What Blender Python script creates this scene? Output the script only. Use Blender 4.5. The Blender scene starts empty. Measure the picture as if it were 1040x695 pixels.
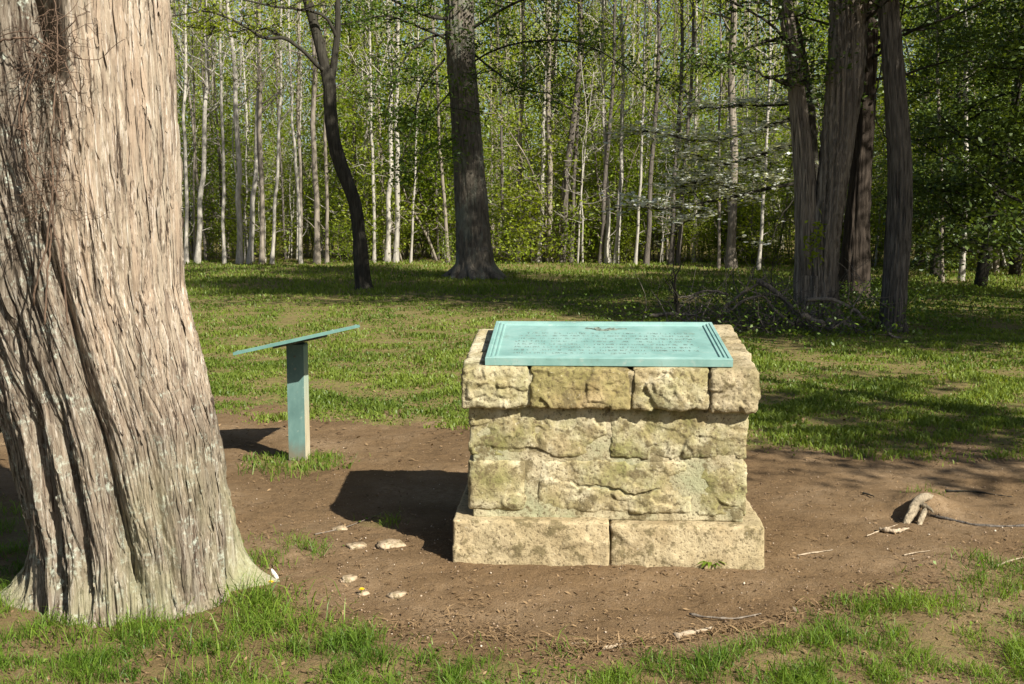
import bpy, math, random
import numpy as np
from mathutils import Vector, Matrix

# ------------------------------------------------------------------ camera, sky, sun, exposure
C = bpy.context.scene.collection
scene = bpy.context.scene
F, CX, CY, PITCH, HCAM = 1100.0, 520.0, 347.5, math.atan(127.5 / 1100.0), 1.6   # in pixels of the 1040x695 photograph

cd = bpy.data.cameras.new('camera')
cam = bpy.data.objects.new('camera', cd); C.objects.link(cam)
cam.location = (0, 0, HCAM); cam.rotation_euler = (math.pi / 2 - PITCH, 0, 0)
cd.sensor_width = 36.0; cd.lens = F / 1040.0 * 36.0
cd.clip_start = 0.05; cd.clip_end = 2000
scene.camera = cam

SUNV = Vector((0.85, -0.95, 1.0)).normalized()
ELEV = math.asin(SUNV.z)
world = bpy.data.worlds.new('World'); scene.world = world; world.use_nodes = True
wn = world.node_tree
sky = wn.nodes.new('ShaderNodeTexSky'); sky.sky_type = 'NISHITA'; sky.sun_disc = False
sky.sun_elevation = ELEV; sky.sun_rotation = math.atan2(SUNV.x, SUNV.y)
sky.air_density = 1.0; sky.dust_density = 1.5
bg = wn.nodes['Background']; bg.inputs['Strength'].default_value = 0.05
wn.links.new(sky.outputs[0], bg.inputs['Color'])

sd = bpy.data.lights.new('sun', 'SUN'); sd.energy = 5.0; sd.angle = math.radians(0.5); sd.color = (1.0, 0.945, 0.83)
sun = bpy.data.objects.new('sun', sd); C.objects.link(sun); sun.location = (10, -12, 14)
sun.rotation_euler = SUNV.to_track_quat('Z', 'Y').to_euler()
scene.view_settings.view_transform = 'Standard'; scene.view_settings.look = 'None'
scene.view_settings.gamma = 1; scene.view_settings.use_curve_mapping = False
scene.view_settings.exposure = 1.13
scene.cycles.max_bounces = 6; scene.cycles.diffuse_bounces = 3; scene.cycles.transmission_bounces = 3
scene.cycles.glossy_bounces = 2; scene.cycles.transparent_max_bounces = 4
scene.cycles.use_denoising = True

rs = np.random.RandomState(7)
rnd = random.Random(11)

# ------------------------------------------------------------------ photograph pixel <-> place
CP, SP = math.cos(PITCH), math.sin(PITCH)
def ray(px, py):
    u = (px - CX) / F; v = -(py - CY) / F
    return np.array([u, CP + v * SP, -SP + v * CP])
def at(px, py, Y):
    d = ray(px, py); return np.array([d[0] * Y / d[1], Y, HCAM + d[2] * Y / d[1]])
def gr(px, py, z=0.0):
    d = ray(px, py); t = (z - HCAM) / d[2]; return np.array([d[0] * t, d[1] * t, z])
def proj(x, y, z):
    zc = y * CP - (z - HCAM) * SP
    zc = np.where(np.abs(zc) < 1e-4, 1e-4, zc)
    return CX + F * x / zc, CY - F * (y * SP + (z - HCAM) * CP) / zc

# ------------------------------------------------------------------ noise
_perm = np.random.RandomState(3).permutation(256).astype(np.int64)
_perm = np.concatenate([_perm, _perm, _perm])
_g = np.random.RandomState(4).normal(size=(256, 3)); _g /= np.linalg.norm(_g, axis=1)[:, None]
def perlin(p):
    p = np.asarray(p, float); i = np.floor(p).astype(np.int64); f = p - i; i &= 255
    w = f * f * f * (f * (f * 6 - 15) + 10)
    out = 0
    for dx in (0, 1):
        for dy in (0, 1):
            for dz in (0, 1):
                h = _perm[_perm[_perm[i[..., 0] + dx] + i[..., 1] + dy] + i[..., 2] + dz]
                g = _g[h]
                d = g[..., 0] * (f[..., 0] - dx) + g[..., 1] * (f[..., 1] - dy) + g[..., 2] * (f[..., 2] - dz)
                out = out + d * (w[..., 0] if dx else 1 - w[..., 0]) * (w[..., 1] if dy else 1 - w[..., 1]) * (w[..., 2] if dz else 1 - w[..., 2])
    return out * 1.5
def fbm(p, octaves=4, gain=0.5):
    p = np.asarray(p, float); a, s, o = 1.0, 0.0, 0.0
    for k in range(octaves):
        o = o + a * perlin(p * (2.0 ** k) + 17.3 * k); a *= gain
    return o
def smooth(a, b, x):
    t = np.clip((x - a) / (b - a), 0, 1); return t * t * (3 - 2 * t)

# ------------------------------------------------------------------ materials
class G:
    def __init__(s, name):
        s.m = bpy.data.materials.new(name); s.m.use_nodes = True; s.t = s.m.node_tree; s.t.nodes.clear()
        s.out = s.t.nodes.new('ShaderNodeOutputMaterial')
    def n(s, typ, **kw):
        nd = s.t.nodes.new(typ)
        for k, v in kw.items():
            if k.startswith('i_'): s.set(nd, k[2:].replace('_', ' '), v)
            else: setattr(nd, k, v)
        return nd
    def set(s, nd, key, v):
        sock = nd.inputs[int(key)] if key.isdigit() else nd.inputs[key]
        if hasattr(v, 'is_output'): s.t.links.new(v, sock)
        else: sock.default_value = v
    def obj(s): return s.n('ShaderNodeTexCoord').outputs['Object']
    def mapv(s, vec, scale, loc=(0, 0, 0)):
        m = s.n('ShaderNodeMapping'); s.t.links.new(vec, m.inputs['Vector'])
        m.inputs['Scale'].default_value = scale; m.inputs['Location'].default_value = loc; return m.outputs[0]
    def noise(s, vec, scale, detail=4, rough=0.55, dist=0.0):
        nd = s.n('ShaderNodeTexNoise'); s.t.links.new(vec, nd.inputs['Vector'])
        nd.inputs['Scale'].default_value = scale; nd.inputs['Detail'].default_value = detail
        nd.inputs['Roughness'].default_value = rough; nd.inputs['Distortion'].default_value = dist
        return nd.outputs['Fac']
    def ramp(s, fac, stops):
        r = s.n('ShaderNodeValToRGB'); s.t.links.new(fac, r.inputs[0]); e = r.color_ramp.elements
        while len(e) < len(stops): e.new(0.5)
        for k, (p, c) in enumerate(stops):
            e[k].position = p; e[k].color = (c[0], c[1], c[2], 1) if not isinstance(c, (int, float)) else (c, c, c, 1)
        return r.outputs[0]
    def mix(s, fac, a, b, blend='MIX'):
        m = s.n('ShaderNodeMix', data_type='RGBA', blend_type=blend)
        for sock, v in ((m.inputs[0], fac), (m.inputs[6], a), (m.inputs[7], b)):
            if hasattr(v, 'is_output'): s.t.links.new(v, sock)
            elif isinstance(v, (int, float)): sock.default_value = v
            else: sock.default_value = (v[0], v[1], v[2], 1)
        return m.outputs[2]
    def math(s, op, a, b=0.0):
        m = s.n('ShaderNodeMath', operation=op)
        for k, v in enumerate((a, b)):
            if hasattr(v, 'is_output'): s.t.links.new(v, m.inputs[k])
            else: m.inputs[k].default_value = v
        return m.outputs[0]
    def attr(s, name): return s.n('ShaderNodeAttribute', attribute_name=name).outputs['Fac']
    def bump(s, h, strength, dist):
        b = s.n('ShaderNodeBump'); s.t.links.new(h, b.inputs['Height'])
        b.inputs['Strength'].default_value = strength; b.inputs['Distance'].default_value = dist; return b.outputs[0]
    def surf(s, col, rough=0.85, normal=None, spec=0.25):
        p = s.n('ShaderNodeBsdfPrincipled')
        if hasattr(col, 'is_output'): s.t.links.new(col, p.inputs['Base Color'])
        else: p.inputs['Base Color'].default_value = (*col, 1)
        if hasattr(rough, 'is_output'): s.t.links.new(rough, p.inputs['Roughness'])
        else: p.inputs['Roughness'].default_value = rough
        p.inputs['Specular IOR Level'].default_value = spec
        if normal is not None: s.t.links.new(normal, p.inputs['Normal'])
        s.t.links.new(p.outputs[0], s.out.inputs['Surface']); return s.m

def leaf_mat(name, dark, light, trans=0.4, gloss=0.06):
    g = G(name)
    t = g.attr('tint')
    r = g.n('ShaderNodeObjectInfo').outputs['Random']
    f = g.math('ADD', t, g.math('MULTIPLY', g.math('SUBTRACT', r, 0.5), 0.35))
    col = g.ramp(f, [(0.05, dark), (0.95, light)])
    d = g.n('ShaderNodeBsdfDiffuse'); g.t.links.new(col, d.inputs[0])
    tr = g.n('ShaderNodeBsdfTranslucent')
    g.t.links.new(g.mix(1.0, col, (1.3, 1.2, 0.5), 'MULTIPLY'), tr.inputs[0])
    m1 = g.n('ShaderNodeMixShader'); m1.inputs[0].default_value = trans
    g.t.links.new(d.outputs[0], m1.inputs[1]); g.t.links.new(tr.outputs[0], m1.inputs[2])
    gl = g.n('ShaderNodeBsdfGlossy'); gl.inputs['Roughness'].default_value = 0.45
    gl.inputs[0].default_value = (0.8, 0.85, 0.8, 1)
    m2 = g.n('ShaderNodeMixShader'); m2.inputs[0].default_value = gloss
    g.t.links.new(m1.outputs[0], m2.inputs[1]); g.t.links.new(gl.outputs[0], m2.inputs[2])
    g.t.links.new(m2.outputs[0], g.out.inputs['Surface']); return g.m

def bark_mat(name, dark, light, fine=40, stretch=0.12, patch=None, bumpd=0.02, bscale=1.0):
    g = G(name); o = g.obj()
    st = g.mapv(o, (1, 1, stretch))
    n1 = g.noise(st, fine, 5, 0.65, 0.4)
    n2 = g.noise(g.mapv(o, (1, 1, 0.5)), 2.2, 3)
    col = g.ramp(n1, [(0.32, dark), (0.66, light)])
    col = g.mix(g.ramp(n2, [(0.35, 0.0), (0.7, 0.55)]), col, tuple(0.6 * c for c in light))
    if patch:
        n3 = g.noise(g.mapv(o, (1, 1, 0.35), (3, 1, 5)), 3.5, 5, 0.7)
        col = g.mix(g.ramp(n3, [(0.53, 0.0), (0.60, 0.85)]), col, patch)
    return g.surf(col, 0.9, g.bump(n1, 0.7 * bscale, bumpd), 0.15)

M = {}
M['leaf_spring'] = leaf_mat('spring leaf', (0.15, 0.205, 0.018), (0.37, 0.44, 0.05), .6, .015)
M['leaf_under'] = leaf_mat('understory leaf', (0.115, 0.18, 0.016), (0.31, 0.41, 0.04), .6, .015)
M['leaf_oak'] = leaf_mat('oak leaf', (0.045, 0.09, 0.011), (0.14, 0.21, 0.024), .45, .03)
M['leaf_ever'] = leaf_mat('evergreen leaf', (0.03, 0.06, 0.010), (0.115, 0.165, 0.024), 0.4, 0.04)
M['leaf_bronze'] = leaf_mat('young bronze leaf', (0.13, 0.11, 0.03), (0.27, 0.24, 0.06), .5, .02)
M['blossom'] = leaf_mat('dogwood bract', (0.50, 0.54, 0.51), (0.76, 0.78, 0.77), 0.3, 0.02)
M['grass'] = leaf_mat('grass blade', (0.065, 0.112, 0.014), (0.205, 0.265, 0.045), 0.45, 0.015)
M['grass_near'] = leaf_mat('rough grass blade', (0.05, 0.115, 0.012), (0.19, 0.28, 0.035), 0.45, 0.015)
M['bark_pale'] = bark_mat('pale bark', (0.18, 0.162, 0.135), (0.45, 0.42, 0.365), 12, 0.3)
M['bark_grey'] = bark_mat('grey bark', (0.12, 0.10, 0.08), (0.30, 0.26, 0.21), 18, 0.15)
M['bark_brown'] = bark_mat('brown bark', (0.018, 0.0155, 0.013), (0.185, 0.16, 0.135), 34, 0.10, None, .04)
M['bark_oak'] = bark_mat('oak bark', (0.045, 0.037, 0.030), (0.19, 0.165, 0.13), 30, 0.14, (0.16, 0.165, 0.13), 0.04)
M['bark_dark'] = bark_mat('dark bark', (0.015, 0.012, 0.009), (0.052, 0.048, 0.037), 30, 0.12)
M['bark_cedar'] = bark_mat('cedar bark', (0.014, 0.011, 0.009), (0.33, 0.28, 0.225), 38, 0.045, None, .05)
M['bark_red'] = bark_mat('reddish cedar bark', (0.018, 0.014, 0.011), (0.075, 0.058, 0.045), 22, 0.07, None, .05)
M['deadwood'] = bark_mat('dead wood', (0.085, 0.068, 0.054), (0.25, 0.21, 0.165), 25, 0.2)
M['palewood'] = bark_mat('bleached wood', (0.20, 0.15, 0.10), (0.48, 0.39, 0.28), 50, 0.3)
M['rootwood'] = bark_mat('weathered root wood', (0.11, 0.085, 0.055), (0.40, 0.33, 0.23), 60, 0.25)
M['vine'] = bark_mat('dead vine', (0.045, 0.030, 0.021), (0.17, 0.115, 0.08), 40, 0.3)

# ------------------------------------------------------------------ mesh accumulation
class MB:
    def __init__(s): s.v, s.q, s.t, s.a, s.n = [], [], [], [], 0
    def add(s, v, q=None, t=None, tint=0.5):
        v = np.asarray(v, float).reshape(-1, 3)
        if q is not None and len(q): s.q.append(np.asarray(q, np.int64) + s.n)
        if t is not None and len(t): s.t.append(np.asarray(t, np.int64) + s.n)
        s.v.append(v); s.a.append(np.broadcast_to(np.asarray(tint, float), (len(v),)).copy()); s.n += len(v)
    def mesh(s, name, smooth_=True):
        me = bpy.data.meshes.new(name)
        v = np.concatenate(s.v); q = np.concatenate(s.q) if s.q else np.zeros((0, 4), int)
        t = np.concatenate(s.t) if s.t else np.zeros((0, 3), int)
        me.vertices.add(len(v)); me.vertices.foreach_set('co', v.astype(np.float32).ravel())
        idx = np.concatenate([q.ravel(), t.ravel()]).astype(np.int32)
        me.loops.add(len(idx)); me.loops.foreach_set('vertex_index', idx)
        st = np.concatenate([np.arange(len(q)) * 4, len(q) * 4 + np.arange(len(t)) * 3]).astype(np.int32)
        me.polygons.add(len(st)); me.polygons.foreach_set('loop_start', st)
        me.polygons.foreach_set('use_smooth', np.full(len(st), bool(smooth_)))
        at_ = me.attributes.new('tint', 'FLOAT', 'POINT'); at_.data.foreach_set('value', np.concatenate(s.a).astype(np.float32))
        me.update(calc_edges=True); me.validate(); return me
def link(name, mb, mat, parent=None, smooth_=True, loc=None):
    me = mb.mesh(name, smooth_) if isinstance(mb, MB) else mb
    if mat is not None and not me.materials: me.materials.append(mat)
    o = bpy.data.objects.new(name, me); C.objects.link(o)
    if parent is not None: o.parent = parent
    if loc is not None: o.location = loc
    return o
def tag(o, label=None, cat=None, group=None, kind=None):
    if label: o['label'] = label
    if cat: o['category'] = cat
    if group: o['group'] = group
    if kind: o['kind'] = kind
    return o
def thing(name, label, cat, loc=(0, 0, 0), rz=0.0, group=None):
    o = bpy.data.objects.new(name, None); C.objects.link(o); o.empty_display_size = 0.2
    o.location = loc; o.rotation_euler = (0, 0, rz); return tag(o, label, cat, group)
KIDS = {}
def dup(root, loc, rz=0.0, sc=1.0, label=None, group=None):
    r = root.copy(); C.objects.link(r); r.location = loc; r.rotation_euler = (0, 0, rz); r.scale = (sc, sc, sc)
    if label: r['label'] = label
    if group: r['group'] = group
    for ch in KIDS[root.name]:
        c = ch.copy(); C.objects.link(c); c.parent = r
    return r

# ------------------------------------------------------------------ shapes
def spline(pts, n, radii=None):
    P = np.asarray(pts, float); k = len(P)
    d = np.concatenate([[0], np.cumsum(np.linalg.norm(np.diff(P, axis=0), axis=1))])
    m = np.gradient(P, d, axis=0) if k > 2 else np.repeat(((P[1] - P[0]) / d[1])[None], 2, 0)
    s = np.linspace(0, d[-1], n); j = np.clip(np.searchsorted(d, s, 'right') - 1, 0, k - 2)
    h = (d[j + 1] - d[j]); t = ((s - d[j]) / h)[:, None]; h = h[:, None]
    o = (2*t**3-3*t**2+1)*P[j] + (t**3-2*t**2+t)*h*m[j] + (-2*t**3+3*t**2)*P[j+1] + (t**3-t**2)*h*m[j+1]
    return (o, np.interp(s, d, radii)) if radii is not None else o
def frames(P):
    T = np.gradient(P, axis=0); T /= np.linalg.norm(T, axis=1)[:, None] + 1e-9
    ref = np.array([0.31, 0.95, 0.05]) if abs(T[0] @ np.array([0.31, 0.95, 0.05])) < 0.9 else np.array([1, 0, 0.1])
    U = np.zeros_like(P); u = ref
    for i in range(len(P)):
        u = u - (u @ T[i]) * T[i]; u = u / (np.linalg.norm(u) + 1e-9); U[i] = u
    return T, U, np.cross(T, U)
def tube(mb, P, R, sides=6, disp=None, tint=0.5, cap=True):
    P = np.asarray(P, float); R = np.broadcast_to(np.asarray(R, float), (len(P),))
    T, U, V = frames(P); th = np.arange(sides) / sides * 2 * math.pi
    rr = np.repeat(R[:, None], sides, 1)
    if disp is not None: rr = rr * disp(th[None, :].repeat(len(P), 0), np.arange(len(P))[:, None].repeat(sides, 1), P, R)
    v = P[:, None] + rr[..., None] * (np.cos(th)[None, :, None] * U[:, None] + np.sin(th)[None, :, None] * V[:, None])
    n = len(P); i = np.arange(n - 1)[:, None] * sides; j = np.arange(sides)[None]; j2 = (j + 1) % sides
    q = np.stack([i + j, i + j2, i + sides + j2, i + sides + j], -1).reshape(-1, 4)
    vv = v.reshape(-1, 3); t = None
    if cap:
        vv = np.concatenate([vv, P[-1:], P[:1]]); a = (n - 1) * sides + np.arange(sides); b = np.arange(sides)
        t = np.concatenate([np.stack([a, np.roll(a, -1), np.full(sides, n * sides)], -1), np.stack([np.roll(b, -1), b, np.full(sides, n * sides + 1)], -1)])
    mb.add(vv, q, t, tint)
def bark_disp(seed, amp=0.08, nridge=14, zs=1.2, twist=0.0):
    def f(th, iz, P, R):
        L = np.concatenate([[0], np.cumsum(np.linalg.norm(np.diff(P, axis=0), axis=1))])[iz]
        a = th + twist * L
        p = np.stack([np.cos(a) * nridge / 6.28 * 1.6, np.sin(a) * nridge / 6.28 * 1.6, L * zs + seed * 7.1], -1)
        return 1 + amp * (1 - 2.2 * np.abs(perlin(p))) + amp * 0.5 * perlin(p * np.array([2.4, 2.4, 1.7]) + 5) + 0.08 * perlin(np.stack([np.cos(th) * .7, np.sin(th) * .7, L * .6 + seed], -1))
    return f
def leaves(mb, c, size, rng, up=0.5, aspect=0.55, tint=None):
    c = np.asarray(c, float); n = len(c)
    if n == 0: return
    size = np.broadcast_to(np.asarray(size, float), (n,)) * rng.uniform(0.7, 1.25, n)
    nr = rng.normal(size=(n, 3)); nr[:, 2] = np.abs(nr[:, 2]) * 1.0 + up; nr /= np.linalg.norm(nr, axis=1)[:, None]
    a = rng.normal(size=(n, 3)); a -= (a * nr).sum(1)[:, None] * nr; a /= np.linalg.norm(a, axis=1)[:, None]
    b = np.cross(nr, a)
    h = (size / 2)[:, None]; w = h * aspect
    v = np.stack([c - a * h, c + b * w - a * h * .15 + nr * h * .12, c + a * h, c - b * w - a * h * .15 + nr * h * .12], 1).reshape(-1, 3)
    tv = rng.uniform(0.1, 0.9, n) if tint is None else np.clip(tint + rng.uniform(-.2, .2, n), 0, 1)
    mb.add(v, np.arange(n * 4).reshape(-1, 4), None, np.repeat(tv, 4))
def grow(rng, p, d, length, n, wander=0.25, lift=0.0):
    p = np.array(p, float); d = np.array(d, float); d /= np.linalg.norm(d); out = [p.copy()]; s = length / (n - 1)
    for k in range(n - 1):
        d = d + rng.normal(size=3) * wander / math.sqrt(n) + np.array([0, 0, lift / n]); d /= np.linalg.norm(d)
        p = p + d * s; out.append(p.copy())
    return np.array(out)
def boughs(wood, leaf, rng, path, rad, t0, t1, nb, blen, rise=0.35, nleaf=60, lsize=0.12, spread=0.22, sub=4, sides=5, flat=0.5, tintfn=None, lift=0.3, sectors=None, fall=0.5):
    """side branches with twigs and leaf sprays along a stem"""
    L = len(path)
    for k in range(nb):
        t = t0 + (t1 - t0) * (k + rng.uniform(0, 1)) / nb
        x = t * (L - 1); i = min(int(x), L - 2); p = path[i] + (path[i + 1] - path[i]) * (x - i)
        r = rad[i]
        az = rng.uniform(0, 6.283) if sectors is None else rng.uniform(*sectors)
        ln = blen * rng.uniform(0.55, 1.1) * (1 - fall * (t - t0) / max(t1 - t0, 1e-3))
        d = np.array([math.cos(az), math.sin(az), rise * rng.uniform(0.2, 1.6)])
        bp = grow(rng, p, d, ln, 7, 0.45, lift); br = np.linspace(min(r * 0.55, 0.012 * ln + 0.012), 0.006, 7)
        tube(wood, bp, br, sides)
        cs = []
        for m in range(sub):
            j = rng.randint(2, 6); az2 = rng.uniform(0, 6.283)
            dd = (bp[j] - bp[j - 1]); dd = dd / np.linalg.norm(dd) + 0.9 * np.array([math.cos(az2), math.sin(az2), rng.uniform(-.2, .4)])
            tp = grow(rng, bp[j], dd, ln * rng.uniform(.25, .5), 4, 0.4, 0.1); tube(wood, tp, np.linspace(0.010, 0.004, 4), 3, cap=False)
            cs.append(tp)
        if leaf is not None and nleaf:
            src = np.concatenate([bp[3:]] + [c[1:] for c in cs])
            q = src[rng.randint(0, len(src), nleaf)] + rng.normal(size=(nleaf, 3)) * np.array([spread, spread, spread * flat])
            leaves(leaf, q, lsize, rng, tint=None if tintfn is None else tintfn(rng))

# ------------------------------------------------------------------ the ground
TOPX = [-600, 0, 200, 350, 470, 620, 760, 900, 1040, 1600]; TOPY = [430, 436, 416, 424, 438, 449, 456, 464, 478, 520]
BOTX = [-600, 0, 200, 240, 300, 400, 480, 560, 640, 700, 760, 830, 900, 1040, 1600]
BOTY = [505, 505, 540, 560, 596, 618, 640, 660, 668, 655, 640, 612, 592, 566, 520]
PATCH = [(298, 472, 52, 13, .9), (385, 531, 30, 8, .8), (285, 560, 62, 20, .65), (936, 508, 26, 7, .7), (1015, 580, 60, 14, .6), (90, 560, 300, 40, .0)]
def grassy(x, y):
    px, py = proj(x, y, 0 * x)
    px = np.where(y > 1.0, px, 5000.); py = np.where(y > 1.0, py, 1500.)
    w = fbm(np.stack([x * 1.1, y * 1.1, 0 * x], -1), 4)
    py_ = py + w * 22 * np.clip((py - 220) / 250, 0.1, 2)
    top = np.interp(px, TOPX, TOPY); bot = np.interp(px, BOTX, BOTY)
    g = np.maximum(smooth(6, -10, py_ - top), 0.78 * smooth(-12, 26, py_ - bot))
    for a, b, ra, rb, s in PATCH:
        d = np.hypot((px - a) / ra, (py - b) / rb) + w * .35
        g = np.maximum(g, s * smooth(1.15, 0.5, d))
    return g
STUMP = gr(933, 522); POST = gr(302, 472)
def height(x, y):
    x = np.asarray(x, float); y = np.asarray(y, float)
    h = 0.05 * perlin(np.stack([x * .35, y * .35, 0 * x + 3], -1)) * smooth(5.5, 12, y) + 0.012 * fbm(np.stack([x * 1.7, y * 1.7, 0 * x], -1), 3)
    h = h + 0.07 * np.exp(-(((x - STUMP[0] - .10) / .16) ** 2 + ((y - STUMP[1] - .17) / .14) ** 2))
    h = h - 0.035 * np.exp(-(((x - STUMP[0] + .12) / .16) ** 2 + ((y - STUMP[1] + .02) / .12) ** 2))
    h = h + 0.03 * np.exp(-(((x - POST[0]) / .3) ** 2 + ((y - POST[1]) / .25) ** 2))
    h = h - 0.02 * np.exp(-(((x - .35) / 1.0) ** 2 + ((y - 4.45) / .35) ** 2))
    return h
def axis(lo, hi, fine, grow_, far):
    a = list(np.arange(lo, hi, fine)); s = fine; p = hi
    while p < far: a.append(p); s *= grow_; p += s
    a.append(far); s = fine; p = lo - fine; b = []
    while p > -far: b.append(p); s *= grow_; p -= s
    b.append(-far); return np.array(b[::-1] + a)
def make_ground():
    xs = axis(-3.2, 4.2, 0.018, 1.05, 420.); ys = axis(3.3, 8.6, 0.018, 1.05, 420.)
    X, Y = np.meshgrid(xs, ys); x, y = X.ravel(), Y.ravel()
    g = grassy(x, y)
    near = np.clip(1 - (np.hypot(x - .5, y - 5.5) - 4) / 5, 0, 1)
    P = np.stack([x, y, 0 * x], -1)
    z = height(x, y) + near * (0.008 * fbm(P * 6, 3) + 0.006 * np.abs(perlin(P * 22)) + 0.004 * perlin(P * 48) )
    nx, ny = len(xs), len(ys)
    i = np.arange(ny - 1)[:, None] * nx; j = np.arange(nx - 1)[None]
    q = np.stack([i + j, i + j + 1, i + nx + j + 1, i + nx + j], -1).reshape(-1, 4)
    mb = MB(); mb.add(np.stack([x, y, z], -1), q, None, g)
    t = G('earth and turf'); o = t.obj(); a = t.attr('tint')
    n1 = t.noise(o, 1.1, 7, 0.62); n2 = t.noise(o, 26, 5, 0.7); n3 = t.noise(o, 120, 3, 0.7); n4 = t.noise(t.mapv(o, (1, 1, 1), (9, 4, 0)), 5, 4, 0.65)
    dirt = t.ramp(n1, [(0.30, (0.072, 0.044, 0.022)), (0.46, (0.120, 0.078, 0.041)), (0.66, (0.25, 0.178, 0.108))])
    dirt = t.mix(t.ramp(n2, [(0.36, 0.0), (0.60, 0.75)]), dirt, (0.150, 0.097, 0.050))
    dirt = t.mix(t.ramp(n3, [(0.62, 0.0), (0.70, 0.8)]), dirt, (0.30, 0.22, 0.14))
    dirt = t.mix(t.ramp(n3, [(0.34, 0.8), (0.43, 0.0)]), dirt, (0.075, 0.048, 0.028))
    thatch = t.ramp(n4, [(0.36, (0.08, 0.10, 0.022)), (0.53, (0.175, 0.14, 0.055)), (0.67, (0.07, 0.105, 0.018))])
    thatch = t.mix(t.ramp(n2, [(0.46, 0.0), (0.68, 0.5)]), thatch, (0.19, 0.14, 0.065))
    soilg = t.mix(t.ramp(n4, [(0.36, 0.7), (0.54, 0.0)]), thatch, dirt)
    col = t.mix(t.ramp(a, [(0.66, 0.0), (1.0, 1.0)]), dirt, soilg)
    h = t.math('ADD', t.math('MULTIPLY', n2, 0.6), t.math('MULTIPLY', n3, 0.5))
    link('ground', mb, t.surf(col, 0.95, t.bump(h, 0.9, 0.016), 0.1))['kind'] = 'structure'
make_ground()

# ------------------------------------------------------------------ grass and litter
def blades(mb, x, y, hgt, wid, rng, lean=0.5, tint=None):
    n = len(x); z = height(x, y)
    az = rng.uniform(0, 6.283, n); ln = rng.uniform(0.1, lean, n) * hgt; fz = rng.uniform(0, 6.283, n)
    b = np.stack([x, y, z - 0.004], -1); d = np.stack([np.cos(az), np.sin(az), 0 * az], -1); s = np.stack([np.cos(fz), np.sin(fz), 0 * fz], -1) * wid[:, None] * .5
    up = np.zeros((n, 3)); up[:, 2] = 1
    m = b + up * (hgt * .6)[:, None] + d * (ln * .35)[:, None]; t = b + up * (hgt * (1 - .25 * ln / hgt))[:, None] + d * ln[:, None]
    v = np.stack([b - s, b + s, m + s * .8, m - s * .8, t], 1).reshape(-1, 3); k = np.arange(n)[:, None] * 5
    tv = rng.uniform(0, 1, n) if tint is None else np.clip(tint + rng.uniform(-.25, .25, n), 0, 1)
    mb.add(v, k + np.array([[0, 1, 2, 3]]), k + np.array([[3, 2, 4]]), np.repeat(tv, 5))
MON_C = gr(616.5, 574)                       # middle of the monument's front foot
def free(x, y):
    return ~((np.abs(x - MON_C[0] - .02) < .70) & (y > MON_C[1] - .01) & (y < MON_C[1] + .98)) & (np.hypot(x + 1.62, y - 4.55) > .44)
def scatter(n, px0, px1, py0, py1, rng):
    px = rng.uniform(px0, px1, n); py = rng.uniform(py0, py1, n)
    u = (px - CX) / F; v = -(py - CY) / F; t = -HCAM / (-SP + v * CP)
    return u * t, (CP + v * SP) * t
r1 = np.random.RandomState(21)
gm = MB()
x, y = scatter(260000, -300, 1340, 470, 780, r1)
cl = fbm(np.stack([x * 4.5, y * 4.5, 0 * x + 2], -1), 3); g = grassy(x, y)
k = (r1.uniform(0, 1, len(x)) < g ** 1.3 * np.clip(.22 + 1.6 * (cl + .06), 0.04, 1) * 1.0) & free(x, y) & (np.hypot(x, y) > 1.2)
x, y, cl = x[k], y[k], cl[k]; n = len(x)
blades(gm, x, y, (0.022 + 0.055 * np.clip(cl + .35, 0, 1)) * r1.uniform(.5, 1.5, n), r1.uniform(.0020, .0045, n), r1, 1.8, .5 + .5 * perlin(np.stack([x * 2, y * 2, 0 * x], -1)))
# taller tufts by the post and the big trunk
for (px, py, nn, sp, hh) in [(262, 480, 40, .06, .13), (288, 484, 60, .09, .11), (318, 470, 130, .12, .07), (330, 466, 80, .10, .05), (262, 610, 150, .10, .12), (292, 640, 170, .13, .11), (180, 660, 120, .12, .12), (60, 650, 130, .14, .11), (120, 650, 90, .12, .10), (270, 575, 60, .07, .07), (872, 612, 110, .07, .045), (960, 612, 120, .08, .05), (240, 690, 120, .1, .11), (800, 690, 90, .08, .09), (1000, 600, 120, .1, .05), (700, 690, 60, .1, .08), (850, 660, 70, .12, .07), (420, 665, 60, .1, .06), (950, 506, 30, .05, .04), (560, 690, 60, .1, .06), (390, 690, 90, .1, .08)]:
    p = gr(px, py); x = p[0] + r1.normal(size=nn) * sp; y = p[1] + r1.normal(size=nn) * sp * .7
    k = free(x, y); x, y = x[k], y[k]; n = len(x)
    blades(gm, x, y, hh * r1.uniform(.5, 1.25, n), r1.uniform(.0024, .0055, n), r1, 1.5)
x, y = scatter(9000, -300, 1340, 480, 780, r1); g = grassy(x, y); k = (r1.uniform(0, 1, len(x)) < g * .8) & (fbm(np.stack([x * 3, y * 3, 0 * x + 12], -1), 3) > 0) & free(x, y); x, y = x[k], y[k]; n = len(x)
leaves(gm, np.stack([x, y, height(x, y) + .012 + .012 * r1.uniform(0, 1, n)], -1), r1.uniform(.010, .024, n), r1, up=1.6, aspect=.7)
tag(link('grass', gm, M['grass_near']), kind='stuff')
fm = MB()
x, y = scatter(420000, -400, 1440, 298, 480, r1)
cl = fbm(np.stack([x * 1.6, y * 1.6, 0 * x + 8], -1), 4); g = grassy(x, y)
k = (r1.uniform(0, 1, len(x)) < g * np.clip(.70 + 1.0 * cl, .12, 1) * np.clip((480 - proj(x, y, 0 * x)[1]) / 60, .3, 1)) & free(x, y)
x, y, cl = x[k], y[k], cl[k]; n = len(x)
blades(fm, x, y, (.018 + .040 * np.clip(cl + .4, 0, 1)) * r1.uniform(.5, 1.5, n), (.005 + .0009 * y) * r1.uniform(.7, 1.3, n), r1, 1.0, .45 + .5 * perlin(np.stack([x * .8, y * .8, 0 * x], -1)))
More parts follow.
